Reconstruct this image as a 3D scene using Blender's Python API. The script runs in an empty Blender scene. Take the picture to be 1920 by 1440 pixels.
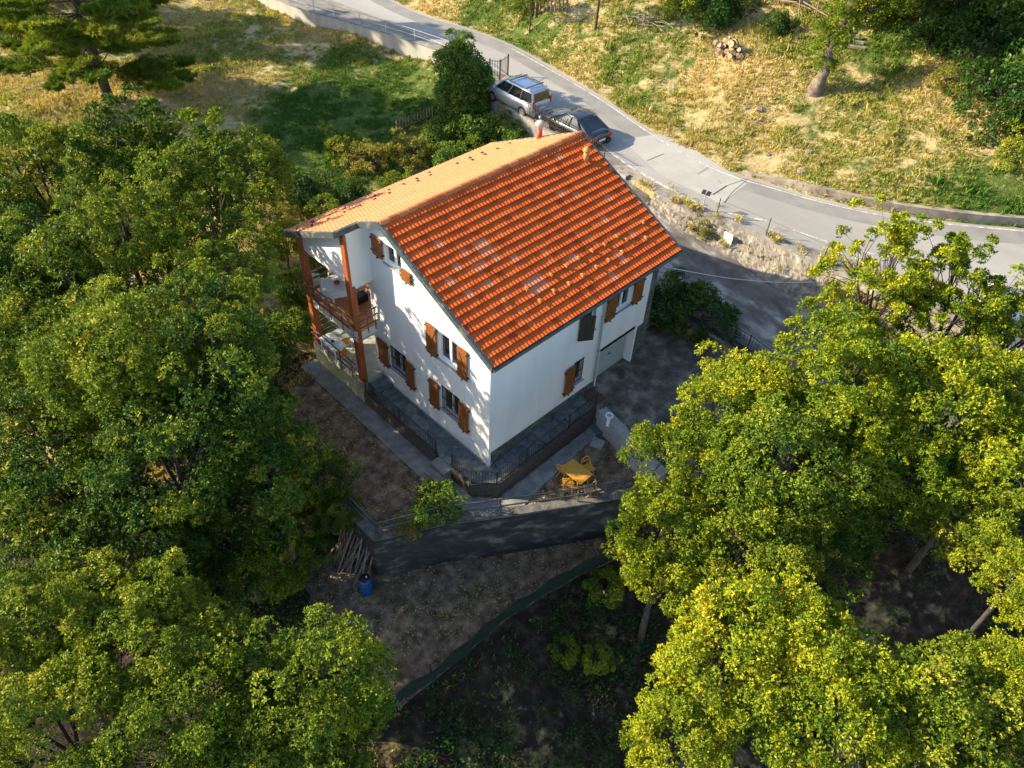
import bpy, bmesh, math, random
import numpy as np
from mathutils import Vector, Matrix
rad = math.radians
sc = bpy.context.scene
col = sc.collection
rng = np.random.default_rng(7)
random.seed(7)

# ------------------------------------------------------------------ camera
CP = np.array([-12.8745443, -13.3664311, 21.8401548])
CY, CPI, CR, CF = 0.764505007, 0.774365254, 0.049433226, 1442.7765
_f = np.array([math.cos(CY)*math.cos(CPI), math.sin(CY)*math.cos(CPI), -math.sin(CPI)])
_r = np.cross(_f, [0, 0, 1.]); _r /= np.linalg.norm(_r); _u = np.cross(_r, _f)
_r2 = _r*math.cos(CR)+_u*math.sin(CR); _u2 = -_r*math.sin(CR)+_u*math.cos(CR)
cd = bpy.data.cameras.new('camera'); cam = bpy.data.objects.new('camera', cd); col.objects.link(cam)
cam.matrix_world = Matrix(((_r2[0], _u2[0], -_f[0], CP[0]), (_r2[1], _u2[1], -_f[1], CP[1]), (_r2[2], _u2[2], -_f[2], CP[2]), (0, 0, 0, 1)))
cd.sensor_fit = 'HORIZONTAL'; cd.sensor_width = 36; cd.lens = 36*CF/1920; cd.clip_end = 1000; cd.clip_start = .1
sc.camera = cam

# ------------------------------------------------------------------ light
SUN_E, SUN_AZ = 26.5, 130.0            # elevation; azimuth of the sun, counter-clockwise from +x
w = bpy.data.worlds.new('World'); sc.world = w; w.use_nodes = True
nt = w.node_tree; nt.nodes.clear()
sky = nt.nodes.new('ShaderNodeTexSky'); sky.sky_type = 'NISHITA'; sky.sun_disc = False
sky.sun_elevation = rad(SUN_E); sky.sun_rotation = rad(90-SUN_AZ); sky.dust_density = 1.0; sky.ozone_density = 1.4
bg = nt.nodes.new('ShaderNodeBackground'); bg.inputs[1].default_value = 0.135
wo = nt.nodes.new('ShaderNodeOutputWorld')
nt.links.new(sky.outputs[0], bg.inputs[0]); nt.links.new(bg.outputs[0], wo.inputs[0])
sl = bpy.data.lights.new('sun', 'SUN'); sl.energy = 4.9; sl.angle = rad(.5); sl.color = (1.0, .84, .59)
so = bpy.data.objects.new('sun', sl); col.objects.link(so)
sd = Vector((math.cos(rad(SUN_AZ))*math.cos(rad(SUN_E)), math.sin(rad(SUN_AZ))*math.cos(rad(SUN_E)), math.sin(rad(SUN_E))))
so.rotation_euler = sd.to_track_quat('Z', 'Y').to_euler(); so.location = (0, 0, 40)
sc.view_settings.view_transform = 'Standard'; sc.view_settings.look = 'None'
sc.view_settings.exposure = 1.4; sc.view_settings.gamma = 1

# ------------------------------------------------------------------ helpers
def ray(u, v):
    d = _f+_r2*(u-960)/CF-_u2*(v-720)/CF
    return d
def at(u, v, z):
    d = ray(u, v); t = (z-CP[2])/d[2]; p = CP+d*t
    return Vector(p)

class MB:
    """collects faces, links them as ONE mesh object"""
    def __init__(s): s.v = []; s.f = []; s.m = []; s.mi = 0; s.a = []; s.cur = 0.5
    def face(s, pts, mi=None):
        n = len(s.v); s.v += [tuple(p) for p in pts]; s.f.append(list(range(n, n+len(pts)))); s.m.append(s.mi if mi is None else mi); s.a.append(s.cur)
    def poly(s, verts, faces):
        n = len(s.v); s.v += [tuple(p) for p in verts]
        for q in faces: s.f.append([n+i for i in q]); s.m.append(s.mi); s.a.append(s.cur)
    def box(s, c, d, rz=0, rx=0, ry=0):
        M = Matrix.Translation(Vector(c)) @ Matrix.Rotation(rz, 4, 'Z') @ Matrix.Rotation(ry, 4, 'Y') @ Matrix.Rotation(rx, 4, 'X')
        hx, hy, hz = d[0]/2, d[1]/2, d[2]/2
        vs = [M @ Vector(p) for p in [(-hx,-hy,-hz),(hx,-hy,-hz),(hx,hy,-hz),(-hx,hy,-hz),(-hx,-hy,hz),(hx,-hy,hz),(hx,hy,hz),(-hx,hy,hz)]]
        s.poly(vs, [(0,3,2,1),(4,5,6,7),(0,1,5,4),(1,2,6,5),(2,3,7,6),(3,0,4,7)])
    def bx(s, a, b):
        s.box([(a[i]+b[i])/2 for i in range(3)], [abs(b[i]-a[i]) for i in range(3)])
    def bar(s, a, b, w, h=None):
        a = Vector(a); b = Vector(b); h = h or w; d = b-a; L = d.length
        if L < 1e-6: return
        q = d.normalized(); up = Vector((0,0,1)) if abs(q.z) < .99 else Vector((1,0,0))
        sd_ = q.cross(up).normalized(); u_ = sd_.cross(q)
        vs = []
        for p in (a, b):
            for i, j in ((-1,-1),(1,-1),(1,1),(-1,1)): vs.append(p+sd_*i*w/2+u_*j*h/2)
        s.poly(vs, [(0,3,2,1),(4,5,6,7),(0,1,5,4),(1,2,6,5),(2,3,7,6),(3,0,4,7)])
    def tube(s, pts, rs, n=8, cap=True):
        pts = [Vector(p) for p in pts]
        if not hasattr(rs, '__len__'): rs = [rs]*len(pts)
        base = len(s.v); prev = None
        for i, p in enumerate(pts):
            d = (pts[min(i+1, len(pts)-1)]-pts[max(i-1, 0)]).normalized()
            if prev is None:
                up = Vector((0,0,1)) if abs(d.z) < .9 else Vector((1,0,0)); a_ = d.cross(up).normalized()
            else:
                a_ = (prev-d*prev.dot(d)).normalized()
            prev = a_; b_ = d.cross(a_)
            for k in range(n):
                t = 2*math.pi*k/n; s.v.append(tuple(p+(a_*math.cos(t)+b_*math.sin(t))*rs[i]))
        for i in range(len(pts)-1):
            for k in range(n):
                s.f.append([base+i*n+k, base+i*n+(k+1) % n, base+(i+1)*n+(k+1) % n, base+(i+1)*n+k]); s.m.append(s.mi); s.a.append(s.cur)
        if cap:
            s.f.append([base+k for k in range(n)][::-1]); s.m.append(s.mi); s.a.append(s.cur)
            s.f.append([base+(len(pts)-1)*n+k for k in range(n)]); s.m.append(s.mi); s.a.append(s.cur)
    def lathe(s, c, prof, n=16):
        s_ = [(Vector(c)+Vector((0,0,z))) for r, z in prof]
        base = len(s.v)
        for r, z in prof:
            for k in range(n):
                t = 2*math.pi*k/n; s.v.append((c[0]+r*math.cos(t), c[1]+r*math.sin(t), c[2]+z))
        for i in range(len(prof)-1):
            for k in range(n):
                s.f.append([base+i*n+k, base+i*n+(k+1) % n, base+(i+1)*n+(k+1) % n, base+(i+1)*n+k]); s.m.append(s.mi); s.a.append(s.cur)
    def build(s, name, mats, parent=None, smooth=False, loc=None, attr=False, bevel=0):
        me = bpy.data.meshes.new(name); me.from_pydata(s.v, [], s.f)
        if not isinstance(mats, (list, tuple)): mats = [mats]
        for m in mats: me.materials.append(m)
        if len(mats) > 1: me.polygons.foreach_set('material_index', s.m)
        if smooth: me.polygons.foreach_set('use_smooth', [True]*len(s.f))
        if attr:
            at_ = me.attributes.new('tint', 'FLOAT', 'FACE'); at_.data.foreach_set('value', s.a)
        me.update()
        o = bpy.data.objects.new(name, me); col.objects.link(o)
        if parent: o.parent = parent
        if loc is not None: o.location = loc
        if bevel:
            md = o.modifiers.new('bevel', 'BEVEL'); md.width = bevel; md.segments = 2; md.limit_method = 'ANGLE'
        return o

def tag(o, label=None, cat=None, group=None, kind=None):
    if label: o['label'] = label
    if cat: o['category'] = cat
    if group: o['group'] = group
    if kind: o['kind'] = kind
    return o
def empty(name, loc=(0,0,0), rz=0):
    o = bpy.data.objects.new(name, None); o.empty_display_size = .3; col.objects.link(o); o.location = loc; o.rotation_euler = (0,0,rz); return o
def copy_tree(o, parent=None):
    c = o.copy(); col.objects.link(c)
    if parent: c.parent = parent
    for ch in list(o.children): copy_tree(ch, c)
    return c

def mat(name, c1, c2=None, rough=.8, scale=5., bump=0., bscale=None, metal=0., spec=.5, c3=None, detail=6., lo=.35, hi=.65, stretch=None, coat=0., trans=0.):
    m = bpy.data.materials.new(name); m.use_nodes = True; n = m.node_tree.nodes; l = m.node_tree.links
    b = n['Principled BSDF']; b.inputs['Roughness'].default_value = rough; b.inputs['Metallic'].default_value = metal
    b.inputs['Specular IOR Level'].default_value = spec; b.inputs['Coat Weight'].default_value = coat
    b.inputs['Base Color'].default_value = (*c1, 1)
    tc = n.new('ShaderNodeTexCoord'); vec = tc.outputs['Object']
    if stretch:
        mp = n.new('ShaderNodeMapping'); mp.inputs['Scale'].default_value = stretch; l.new(vec, mp.inputs[0]); vec = mp.outputs[0]
    if c2:
        no = n.new('ShaderNodeTexNoise'); no.inputs['Scale'].default_value = scale; no.inputs['Detail'].default_value = detail; no.inputs['Roughness'].default_value = .62
        l.new(vec, no.inputs['Vector'])
        cr = n.new('ShaderNodeValToRGB'); cr.color_ramp.elements[0].color = (*c1, 1); cr.color_ramp.elements[1].color = (*c2, 1)
        cr.color_ramp.elements[0].position = lo; cr.color_ramp.elements[1].position = hi
        if c3:
            e = cr.color_ramp.elements.new((lo+hi)/2); e.color = (*c3, 1)
        l.new(no.outputs[0], cr.inputs[0]); l.new(cr.outputs[0], b.inputs['Base Color'])
    if bump:
        nb = n.new('ShaderNodeTexNoise'); nb.inputs['Scale'].default_value = bscale or scale*4; nb.inputs['Detail'].default_value = 6
        l.new(vec, nb.inputs['Vector']); bp = n.new('ShaderNodeBump'); bp.inputs['Strength'].default_value = bump; bp.inputs['Distance'].default_value = .03
        l.new(nb.outputs[0], bp.inputs['Height']); l.new(bp.outputs[0], b.inputs['Normal'])
    return m

def mat_ramp(name, stops, rough=.8, bump=0., bscale=20., noise_mix=.25, nscale=3., spec=.4):
    """colour from the per-face attribute 'tint' through a ramp, plus some noise"""
    m = bpy.data.materials.new(name); m.use_nodes = True; n = m.node_tree.nodes; l = m.node_tree.links
    b = n['Principled BSDF']; b.inputs['Roughness'].default_value = rough; b.inputs['Specular IOR Level'].default_value = spec
    a = n.new('ShaderNodeAttribute'); a.attribute_name = 'tint'
    no = n.new('ShaderNodeTexNoise'); no.inputs['Scale'].default_value = nscale; no.inputs['Detail'].default_value = 5
    tc = n.new('ShaderNodeTexCoord'); l.new(tc.outputs['Object'], no.inputs['Vector'])
    mx = n.new('ShaderNodeMath'); mx.operation = 'MULTIPLY_ADD'; mx.inputs[1].default_value = noise_mix; 
    sb = n.new('ShaderNodeMath'); sb.operation = 'SUBTRACT'; sb.inputs[1].default_value = .5
    l.new(no.outputs[0], sb.inputs[0]); l.new(sb.outputs[0], mx.inputs[0]); l.new(a.outputs['Fac'], mx.inputs[2])
    cr = n.new('ShaderNodeValToRGB'); el = cr.color_ramp.elements
    el[0].position = stops[0][0]; el[0].color = (*stops[0][1], 1); el[1].position = stops[-1][0]; el[1].color = (*stops[-1][1], 1)
    for p, c in stops[1:-1]:
        e = el.new(p); e.color = (*c, 1)
    l.new(mx.outputs[0], cr.inputs[0]); l.new(cr.outputs[0], b.inputs['Base Color'])
    if bump:
        nb = n.new('ShaderNodeTexNoise'); nb.inputs['Scale'].default_value = bscale; nb.inputs['Detail'].default_value = 6
        l.new(tc.outputs['Object'], nb.inputs['Vector']); bp = n.new('ShaderNodeBump'); bp.inputs['Strength'].default_value = bump; bp.inputs['Distance'].default_value = .02
        l.new(nb.outputs[0], bp.inputs['Height']); l.new(bp.outputs[0], b.inputs['Normal'])
    return m

def mat_leaf(name, stops, transl=.35, rough=.5, trs=(1.2,1.15,.6), hue=0.25):
    m = bpy.data.materials.new(name); m.use_nodes = True; n = m.node_tree.nodes; l = m.node_tree.links
    b = n['Principled BSDF']; b.inputs['Roughness'].default_value = rough; b.inputs['Specular IOR Level'].default_value = .16
    a = n.new('ShaderNodeAttribute'); a.attribute_name = 'tint'
    oi = n.new('ShaderNodeObjectInfo'); mm = n.new('ShaderNodeMath'); mm.operation = 'MULTIPLY_ADD'; mm.inputs[1].default_value = hue
    sb = n.new('ShaderNodeMath'); sb.operation = 'SUBTRACT'; sb.inputs[1].default_value = .5
    l.new(oi.outputs['Random'], sb.inputs[0]); l.new(sb.outputs[0], mm.inputs[0]); l.new(a.outputs['Fac'], mm.inputs[2])
    cr = n.new('ShaderNodeValToRGB'); el = cr.color_ramp.elements
    el[0].position = stops[0][0]; el[0].color = (*stops[0][1], 1); el[1].position = stops[-1][0]; el[1].color = (*stops[-1][1], 1)
    for p, c in stops[1:-1]:
        e = el.new(p); e.color = (*c, 1)
    l.new(mm.outputs[0], cr.inputs[0]); l.new(cr.outputs[0], b.inputs['Base Color'])
    t = n.new('ShaderNodeBsdfTranslucent'); mu = n.new('ShaderNodeVectorMath'); mu.operation = 'MULTIPLY'; mu.inputs[1].default_value = trs
    l.new(cr.outputs[0], mu.inputs[0]); l.new(mu.outputs[0], t.inputs[0])
    mx = n.new('ShaderNodeMixShader'); mx.inputs[0].default_value = transl
    l.new(b.outputs[0], mx.inputs[1]); l.new(t.outputs[0], mx.inputs[2]); l.new(mx.outputs[0], n['Material Output'].inputs[0])
    return m

# ------------------------------------------------------------------ materials
def slate_mat():
    m = bpy.data.materials.new('slate_paving'); m.use_nodes = True; n = m.node_tree.nodes; l = m.node_tree.links
    b = n['Principled BSDF']; b.inputs['Roughness'].default_value = .75
    tc = n.new('ShaderNodeTexCoord'); mp = n.new('ShaderNodeMapping'); mp.inputs['Scale'].default_value = (1,1,.05); l.new(tc.outputs['Object'], mp.inputs[0])
    v = n.new('ShaderNodeTexVoronoi'); v.inputs['Scale'].default_value = 2.3; l.new(mp.outputs[0], v.inputs['Vector'])
    cr = n.new('ShaderNodeValToRGB'); cr.color_ramp.elements[0].color = (.06,.085,.09,1); cr.color_ramp.elements[1].color = (.17,.19,.18,1); l.new(v.outputs['Color'], cr.inputs[0])
    v2 = n.new('ShaderNodeTexVoronoi'); v2.feature = 'DISTANCE_TO_EDGE'; v2.inputs['Scale'].default_value = 2.3; l.new(mp.outputs[0], v2.inputs['Vector'])
    c2 = n.new('ShaderNodeValToRGB'); c2.color_ramp.elements[0].color = (0,0,0,1); c2.color_ramp.elements[1].position = .03; l.new(v2.outputs['Distance'], c2.inputs[0])
    no = n.new('ShaderNodeTexNoise'); no.inputs['Scale'].default_value = 5; no.inputs['Detail'].default_value = 9; l.new(tc.outputs['Object'], no.inputs['Vector'])
    mu = n.new('ShaderNodeMix'); mu.data_type = 'RGBA'; mu.blend_type = 'OVERLAY'; mu.inputs[0].default_value = .7; l.new(cr.outputs[0], mu.inputs[6]); l.new(no.outputs[0], mu.inputs[7])
    mx = n.new('ShaderNodeMix'); mx.data_type = 'RGBA'; mx.inputs[6].default_value = (.035,.04,.038,1)
    l.new(c2.outputs[0], mx.inputs[0]); l.new(mu.outputs[2], mx.inputs[7]); l.new(mx.outputs[2], b.inputs['Base Color']); return m
M = {}
M['plaster'] = mat('white_plaster', (.80,.79,.77), (.70,.70,.68), .85, 1.6, .15, 50, lo=.42, hi=.8, stretch=(1,1,.22), detail=10)
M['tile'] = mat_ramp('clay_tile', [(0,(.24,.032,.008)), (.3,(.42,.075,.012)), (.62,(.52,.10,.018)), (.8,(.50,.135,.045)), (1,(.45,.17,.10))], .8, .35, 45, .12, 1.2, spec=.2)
M['tile_painted_lit'] = mat_ramp('clay_tile_painted_sunlit', [(0,(.38,.10,.035)), (.5,(.50,.165,.052)), (1,(.57,.24,.09))], .6, .3, 45, .3, 1.)  # paler copy of the clay tile: sunlight on the left slope put into the colour
M['ridge'] = mat_ramp('ridge_tile', [(0,(.38,.08,.02)), (1,(.55,.2,.06))], .7, .3, 30, .3, 3)
M['fascia'] = mat('weathered_sheet_metal', (.06,.085,.09), (.30,.28,.22), .55, 2.4, .1, 20, metal=.3, lo=.52, hi=.72)
M['gutter'] = mat('dark_gutter', (.05,.055,.06), (.09,.1,.1), .5, 4, metal=.4)
M['pale_metal'] = mat('pale_metal', (.55,.58,.58), (.45,.48,.48), .5, 4, metal=.2)
M['shutter'] = mat('varnished_shutter_wood', (.16,.052,.012), (.28,.10,.024), .5, 4, .15, 40, stretch=(6,6,1), lo=.3, hi=.7)
M['shutter_dark'] = mat('dark_shutter_wood', (.035,.027,.02), (.055,.042,.03), .6, 4, .1, 30)
M['post_wood'] = mat('red_brown_timber', (.26,.062,.014), (.38,.105,.026), .5, 3, .12, 30, stretch=(5,5,.6))
M['rail_wood'] = mat('brown_rail', (.10,.055,.035), (.17,.10,.065), .6, 6, .1)
M['frame'] = mat('white_window_paint', (.76,.77,.78), rough=.4)
M['glass'] = mat('dark_window_glass', (.012,.016,.02), rough=.06, spec=.9)
M['iron'] = mat('dark_iron', (.025,.022,.022), (.06,.04,.032), .6, 20, metal=.3)
M['blue_rail'] = mat('blue_grey_steel_rail', (.055,.085,.11), (.09,.12,.14), .45, 12, metal=.5)
M['stone_sill'] = mat('grey_stone', (.34,.34,.33), (.24,.24,.24), .8, 8, .2, 40)
M['slate'] = slate_mat()
M['concrete'] = mat('worn_concrete', (.12,.115,.105), (.31,.30,.28), .9, 2.2, .6, 14, c3=(.21,.20,.185), detail=12, lo=.3, hi=.7)
M['concrete_dark'] = mat('stained_dark_concrete', (.02,.021,.022), (.12,.125,.115), .92, 1.5, 1., 6, c3=(.035,.037,.036), lo=.44, hi=.66, detail=14, stretch=(1,1,1.8))
M['concrete_pale'] = mat('pale_weathered_concrete', (.42,.40,.36), (.27,.26,.23), .9, 1.6, .3, 20, stretch=(1,1,.25), lo=.3, hi=.7)
M['terrace_wall'] = mat('mossy_pale_render', (.42,.42,.33), (.24,.26,.17), .9, 1.5, .3, 20, stretch=(1,1,.4))
M['asphalt'] = mat('worn_asphalt', (.24,.232,.218), (.31,.30,.28), .88, .35, .3, 60, stretch=(1,.25,1), detail=9)
M['asphalt_old'] = mat('dark_old_asphalt', (.175,.17,.16), (.235,.228,.215), .9, .8, .35, 50)
M['asphalt_patch'] = mat('pale_asphalt_patch', (.30,.29,.27), (.35,.34,.315), .88, 1., .3, 50)
M['paint'] = mat('road_paint', (.52,.51,.47), (.29,.28,.26), .85, 4, lo=.42, hi=.56, detail=12)
M['tar'] = mat('tar_crack', (.06,.06,.06), rough=.7)
M['drive'] = mat('broken_drive_surface', (.075,.065,.058), (.33,.30,.27), .92, .9, .9, 8, c3=(.135,.12,.105), lo=.40, hi=.64, detail=12, stretch=(1,.55,1))
M['yard'] = mat('mossy_yard_paving', (.042,.038,.028), (.27,.245,.20), .92, 1.6, 1., 8, c3=(.11,.10,.08), lo=.34, hi=.68, detail=14)
M['rock'] = mat('rough_stone', (.10,.085,.065), (.33,.295,.25), .95, 2.6, 1., 9, c3=(.21,.185,.15), detail=10, lo=.3, hi=.68)
M['rock_dark'] = mat('dark_stone', (.07,.075,.065), (.20,.2,.175), .95, 2.4, .8, 8)
M['bark'] = mat('grey_brown_bark', (.03,.024,.02), (.085,.07,.056), .95, 5, .8, 18, stretch=(3,3,.7))
M['bark_pale'] = mat('pale_twig_bark', (.30,.25,.20), (.17,.14,.11), .9, 6, .4)
M['terracotta'] = mat('terracotta', (.50,.17,.04), (.60,.24,.06), .7, 5, .2)
M['red_clay'] = mat('red_glazed_clay', (.42,.035,.02), (.5,.06,.03), .5, 5)
M['white_pl'] = mat('white_plastic', (.78,.76,.72), (.70,.68,.64), .4, 3)
M['deck'] = mat('orange_floor_tile', (.42,.16,.06), (.52,.23,.09), .5, 4, .1)
M['flag'] = mat('pale_flagstone', (.42,.42,.36), (.30,.31,.27), .75, 2.2, .2, 20)
M['wood_yellow'] = mat('yellow_varnished_wood', (.55,.25,.025), (.66,.33,.04), .45, 4, .1, stretch=(6,1,1))
M['wood_tan'] = mat('tan_wood', (.42,.26,.12), (.34,.20,.09), .6, 4, .1)
M['cushion'] = mat('orange_cushion', (.75,.30,.06), rough=.9)
M['blue_pl'] = mat('blue_plastic', (.008,.07,.24), (.006,.05,.17), .35, 2)
M['black_pl'] = mat('black_plastic', (.012,.012,.014), rough=.4)
M['silver'] = mat('silver_car_paint', (.50,.54,.60), rough=.3, metal=.55, coat=.6)
M['darkcar'] = mat('dark_grey_car_paint', (.022,.026,.034), rough=.22, metal=.4, coat=1.)
M['whitecar'] = mat('white_car_paint', (.78,.78,.78), rough=.3, coat=.8)
M['carglass'] = mat('tinted_car_glass', (.015,.02,.024), rough=.05, spec=.9)
M['tyre'] = mat('tyre_rubber', (.015,.015,.015), rough=.9)
M['rim'] = mat('alloy_rim', (.45,.46,.48), rough=.35, metal=.8)
M['redlamp'] = mat('red_lamp_lens', (.55,.01,.02), rough=.2)
M['clearlamp'] = mat('clear_lamp_lens', (.7,.72,.75), rough=.15, spec=.8)
M['plate'] = mat('number_plate', (.75,.75,.72), rough=.4)
M['green_mesh'] = mat('green_shade_netting', (.001,.022,.011), (.001,.012,.007), .7, 8, .2)
M['galv'] = mat('galvanised_steel', (.42,.43,.42), (.55,.56,.55), .5, 6, metal=.5)
M['cable'] = mat('pale_cable', (.55,.50,.48), rough=.6)
M['log_bark'] = mat('log_bark', (.13,.09,.06), (.24,.18,.13), .95, 6, .6)
M['log_end'] = mat('log_cut_end', (.55,.40,.22), (.40,.27,.14), .85, 5, .2)
M['dead_wood'] = mat('dead_branches', (.16,.13,.10), (.26,.21,.17), .95, 5)
M['brown_mat'] = mat('brown_doormat', (.09,.045,.03), (.12,.06,.04), .95, 20, .3)
M['rust'] = mat('rusty_rake', (.32,.11,.05), (.22,.08,.04), .9, 10)
M['fence_wood'] = mat('weathered_fence_wood', (.16,.11,.075), (.26,.19,.13), .9, 6, .3)
M['tuft'] = mat_leaf('grass_blades', [(0,(.58,.45,.20)), (.35,(.50,.39,.14)), (.55,(.32,.31,.06)), (.8,(.13,.21,.028)), (1,(.05,.13,.018))], .3, .7, (1.1,1.05,.7), 0)
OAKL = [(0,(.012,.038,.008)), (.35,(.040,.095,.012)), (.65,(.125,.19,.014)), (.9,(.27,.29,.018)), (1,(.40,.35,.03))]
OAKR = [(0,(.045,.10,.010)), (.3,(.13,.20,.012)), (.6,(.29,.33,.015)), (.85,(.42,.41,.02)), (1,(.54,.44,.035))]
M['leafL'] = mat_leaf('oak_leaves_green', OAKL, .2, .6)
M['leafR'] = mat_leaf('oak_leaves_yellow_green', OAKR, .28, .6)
M['leafM'] = mat_leaf('oak_leaves_mid', [(0,(0.045,0.095,0.010)), (.4,(0.125,0.185,0.013)), (.75,(0.215,0.265,0.018)), (1,(0.40,0.35,0.035))], .22, .6)
M['leafD'] = mat_leaf('dark_shrub_leaves', [(0,(0.016,0.046,0.010)), (.5,(0.039,0.098,0.016)), (1,(0.098,0.156,0.019))], .3, .4)
M['leafB'] = mat_leaf('laurel_leaves', [(0,(0.045,0.098,0.018)), (.5,(0.105,0.195,0.027)), (1,(0.255,0.315,0.045))], .3, .38)
M['leafY'] = mat_leaf('olive_yellow_leaves', [(0,(0.130,0.156,0.026)), (.5,(0.260,0.247,0.039)), (1,(0.442,0.312,0.065))], .35, .5)
M['needle'] = mat_leaf('pine_needles', [(0,(0.045,0.105,0.018)), (.5,(0.128,0.203,0.021)), (1,(0.285,0.315,0.033))], .25, .5)
M['bloom'] = mat('pale_blossom', (.75,.66,.66), (.65,.5,.52), .8, 8)

def stone_mat():
    m = bpy.data.materials.new('dark_rubble_stone'); m.use_nodes = True; n = m.node_tree.nodes; l = m.node_tree.links
    b = n['Principled BSDF']; b.inputs['Roughness'].default_value = .85
    tc = n.new('ShaderNodeTexCoord'); mp = n.new('ShaderNodeMapping'); mp.inputs['Scale'].default_value = (1, 1, 1.8); l.new(tc.outputs['Object'], mp.inputs[0])
    v = n.new('ShaderNodeTexVoronoi'); v.inputs['Scale'].default_value = 5.5; l.new(mp.outputs[0], v.inputs['Vector'])
    cr = n.new('ShaderNodeValToRGB'); cr.color_ramp.elements[0].color = (.025,.03,.03,1); cr.color_ramp.elements[1].color = (.17,.19,.17,1)
    l.new(v.outputs['Color'], cr.inputs[0])
    v2 = n.new('ShaderNodeTexVoronoi'); v2.feature = 'DISTANCE_TO_EDGE'; v2.inputs['Scale'].default_value = 5.5; l.new(mp.outputs[0], v2.inputs['Vector'])
    c2 = n.new('ShaderNodeValToRGB'); c2.color_ramp.elements[0].color = (0,0,0,1); c2.color_ramp.elements[1].position = .07
    l.new(v2.outputs['Distance'], c2.inputs[0])
    mx = n.new('ShaderNodeMix'); mx.data_type = 'RGBA'; mx.inputs[6].default_value = (.16,.16,.145,1)
    l.new(c2.outputs[0], mx.inputs[0]); l.new(cr.outputs[0], mx.inputs[7]); l.new(mx.outputs[2], b.inputs['Base Color'])
    bp = n.new('ShaderNodeBump'); bp.inputs['Strength'].default_value = .8; bp.inputs['Distance'].default_value = .05
    l.new(c2.outputs[0], bp.inputs['Height']); l.new(bp.outputs[0], b.inputs['Normal'])
    return m
M['rubble'] = stone_mat()

def ground_mat():
    m = bpy.data.materials.new('meadow_ground'); m.use_nodes = True; n = m.node_tree.nodes; l = m.node_tree.links
    b = n['Principled BSDF']; b.inputs['Roughness'].default_value = .95; b.inputs['Specular IOR Level'].default_value = .15
    tc = n.new('ShaderNodeTexCoord')
    def noise(s, d=8, r=.65):
        x = n.new('ShaderNodeTexNoise'); x.inputs['Scale'].default_value = s; x.inputs['Detail'].default_value = d; x.inputs['Roughness'].default_value = r
        l.new(tc.outputs['Object'], x.inputs['Vector']); return x.outputs[0]
    def ramp(f, stops):
        cr = n.new('ShaderNodeValToRGB'); el = cr.color_ramp.elements
        el[0].position = stops[0][0]; el[0].color = (*stops[0][1],1); el[1].position = stops[-1][0]; el[1].color = (*stops[-1][1],1)
        for p, c in stops[1:-1]:
            e = el.new(p); e.color = (*c,1)
        l.new(f, cr.inputs[0]); return cr.outputs[0]
    def mixc(f, a, c):
        x = n.new('ShaderNodeMix'); x.data_type = 'RGBA'; l.new(f, x.inputs[0]); l.new(a, x.inputs[6]); l.new(c, x.inputs[7]); return x.outputs[2]
    def addn(attr, nz, k):
        a = n.new('ShaderNodeAttribute'); a.attribute_name = attr
        s = n.new('ShaderNodeMath'); s.operation = 'SUBTRACT'; s.inputs[1].default_value = .5; l.new(nz, s.inputs[0])
        q = n.new('ShaderNodeMath'); q.operation = 'MULTIPLY_ADD'; q.inputs[1].default_value = k; l.new(s.outputs[0], q.inputs[0]); l.new(a.outputs['Fac'], q.inputs[2])
        mr = n.new('ShaderNodeMapRange'); mr.inputs['From Min'].default_value = .38; mr.inputs['From Max'].default_value = .62; l.new(q.outputs[0], mr.inputs['Value'])
        return mr.outputs[0]
    straw = ramp(noise(4.2, 10, .75), [(.28,(.20,.13,.06)), (.4,(.42,.31,.14)), (.54,(.54,.42,.20)), (.68,(.62,.52,.34))])
    green = ramp(noise(3.1), [(.3,(.035,.075,.015)), (.5,(.09,.14,.025)), (.7,(.20,.21,.05))])
    dirt = ramp(noise(2.7), [(.3,(.018,.012,.009)), (.5,(.038,.027,.019)), (.62,(.075,.052,.036)), (.75,(.13,.095,.065))])
    c = mixc(addn('green', noise(1.1, 9), 1.6), straw, green)
    c = mixc(addn('dirt', noise(1.9, 9), 1.1), c, dirt)
    l.new(c, b.inputs['Base Color'])
    bp = n.new('ShaderNodeBump'); bp.inputs['Strength'].default_value = 1.; bp.inputs['Distance'].default_value = .25
    l.new(noise(7., 10, .7), bp.inputs['Height']); l.new(bp.outputs[0], b.inputs['Normal'])
    return m
M['ground'] = ground_mat()

# ------------------------------------------------------------------ terrain
def vnoise(x, y, s, seed=0):
    x = np.asarray(x)/s; y = np.asarray(y)/s
    xi = np.floor(x).astype(np.int64); yi = np.floor(y).astype(np.int64); fx = x-xi; fy = y-yi
    fx = fx*fx*(3-2*fx); fy = fy*fy*(3-2*fy)
    def h(a, b):
        t = (a*374761393+b*668265263+seed*144665) & 0x7fffffff
        t = ((t ^ (t >> 13))*1274126177) & 0x7fffffff
        return ((t ^ (t >> 16)) & 0xffff)/65535.
    return (h(xi,yi)*(1-fx)+h(xi+1,yi)*fx)*(1-fy)+(h(xi,yi+1)*(1-fx)+h(xi+1,yi+1)*fx)*fy
def inpoly(x, y, poly):
    c = np.zeros(np.shape(x), bool); n = len(poly); j = n-1
    for i in range(n):
        xi, yi = poly[i]; xj, yj = poly[j]
        if yi != yj:
            c ^= ((yi > y) != (yj > y)) & (x < (xj-xi)*(y-yi)/(yj-yi)+xi)
        j = i
    return c
def zroad(y):
    return np.interp(y, [-30, 6, 22, 45, 90], [1.35, 1.35, 1.0, .55, .2])
def pix_line(pts):
    out = []
    for u, v in pts:
        z = 1.2
        for _ in range(12):
            p = at(u, v, z); z = float(zroad(p.y))
        out.append((p.x, p.y))
    return out
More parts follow.
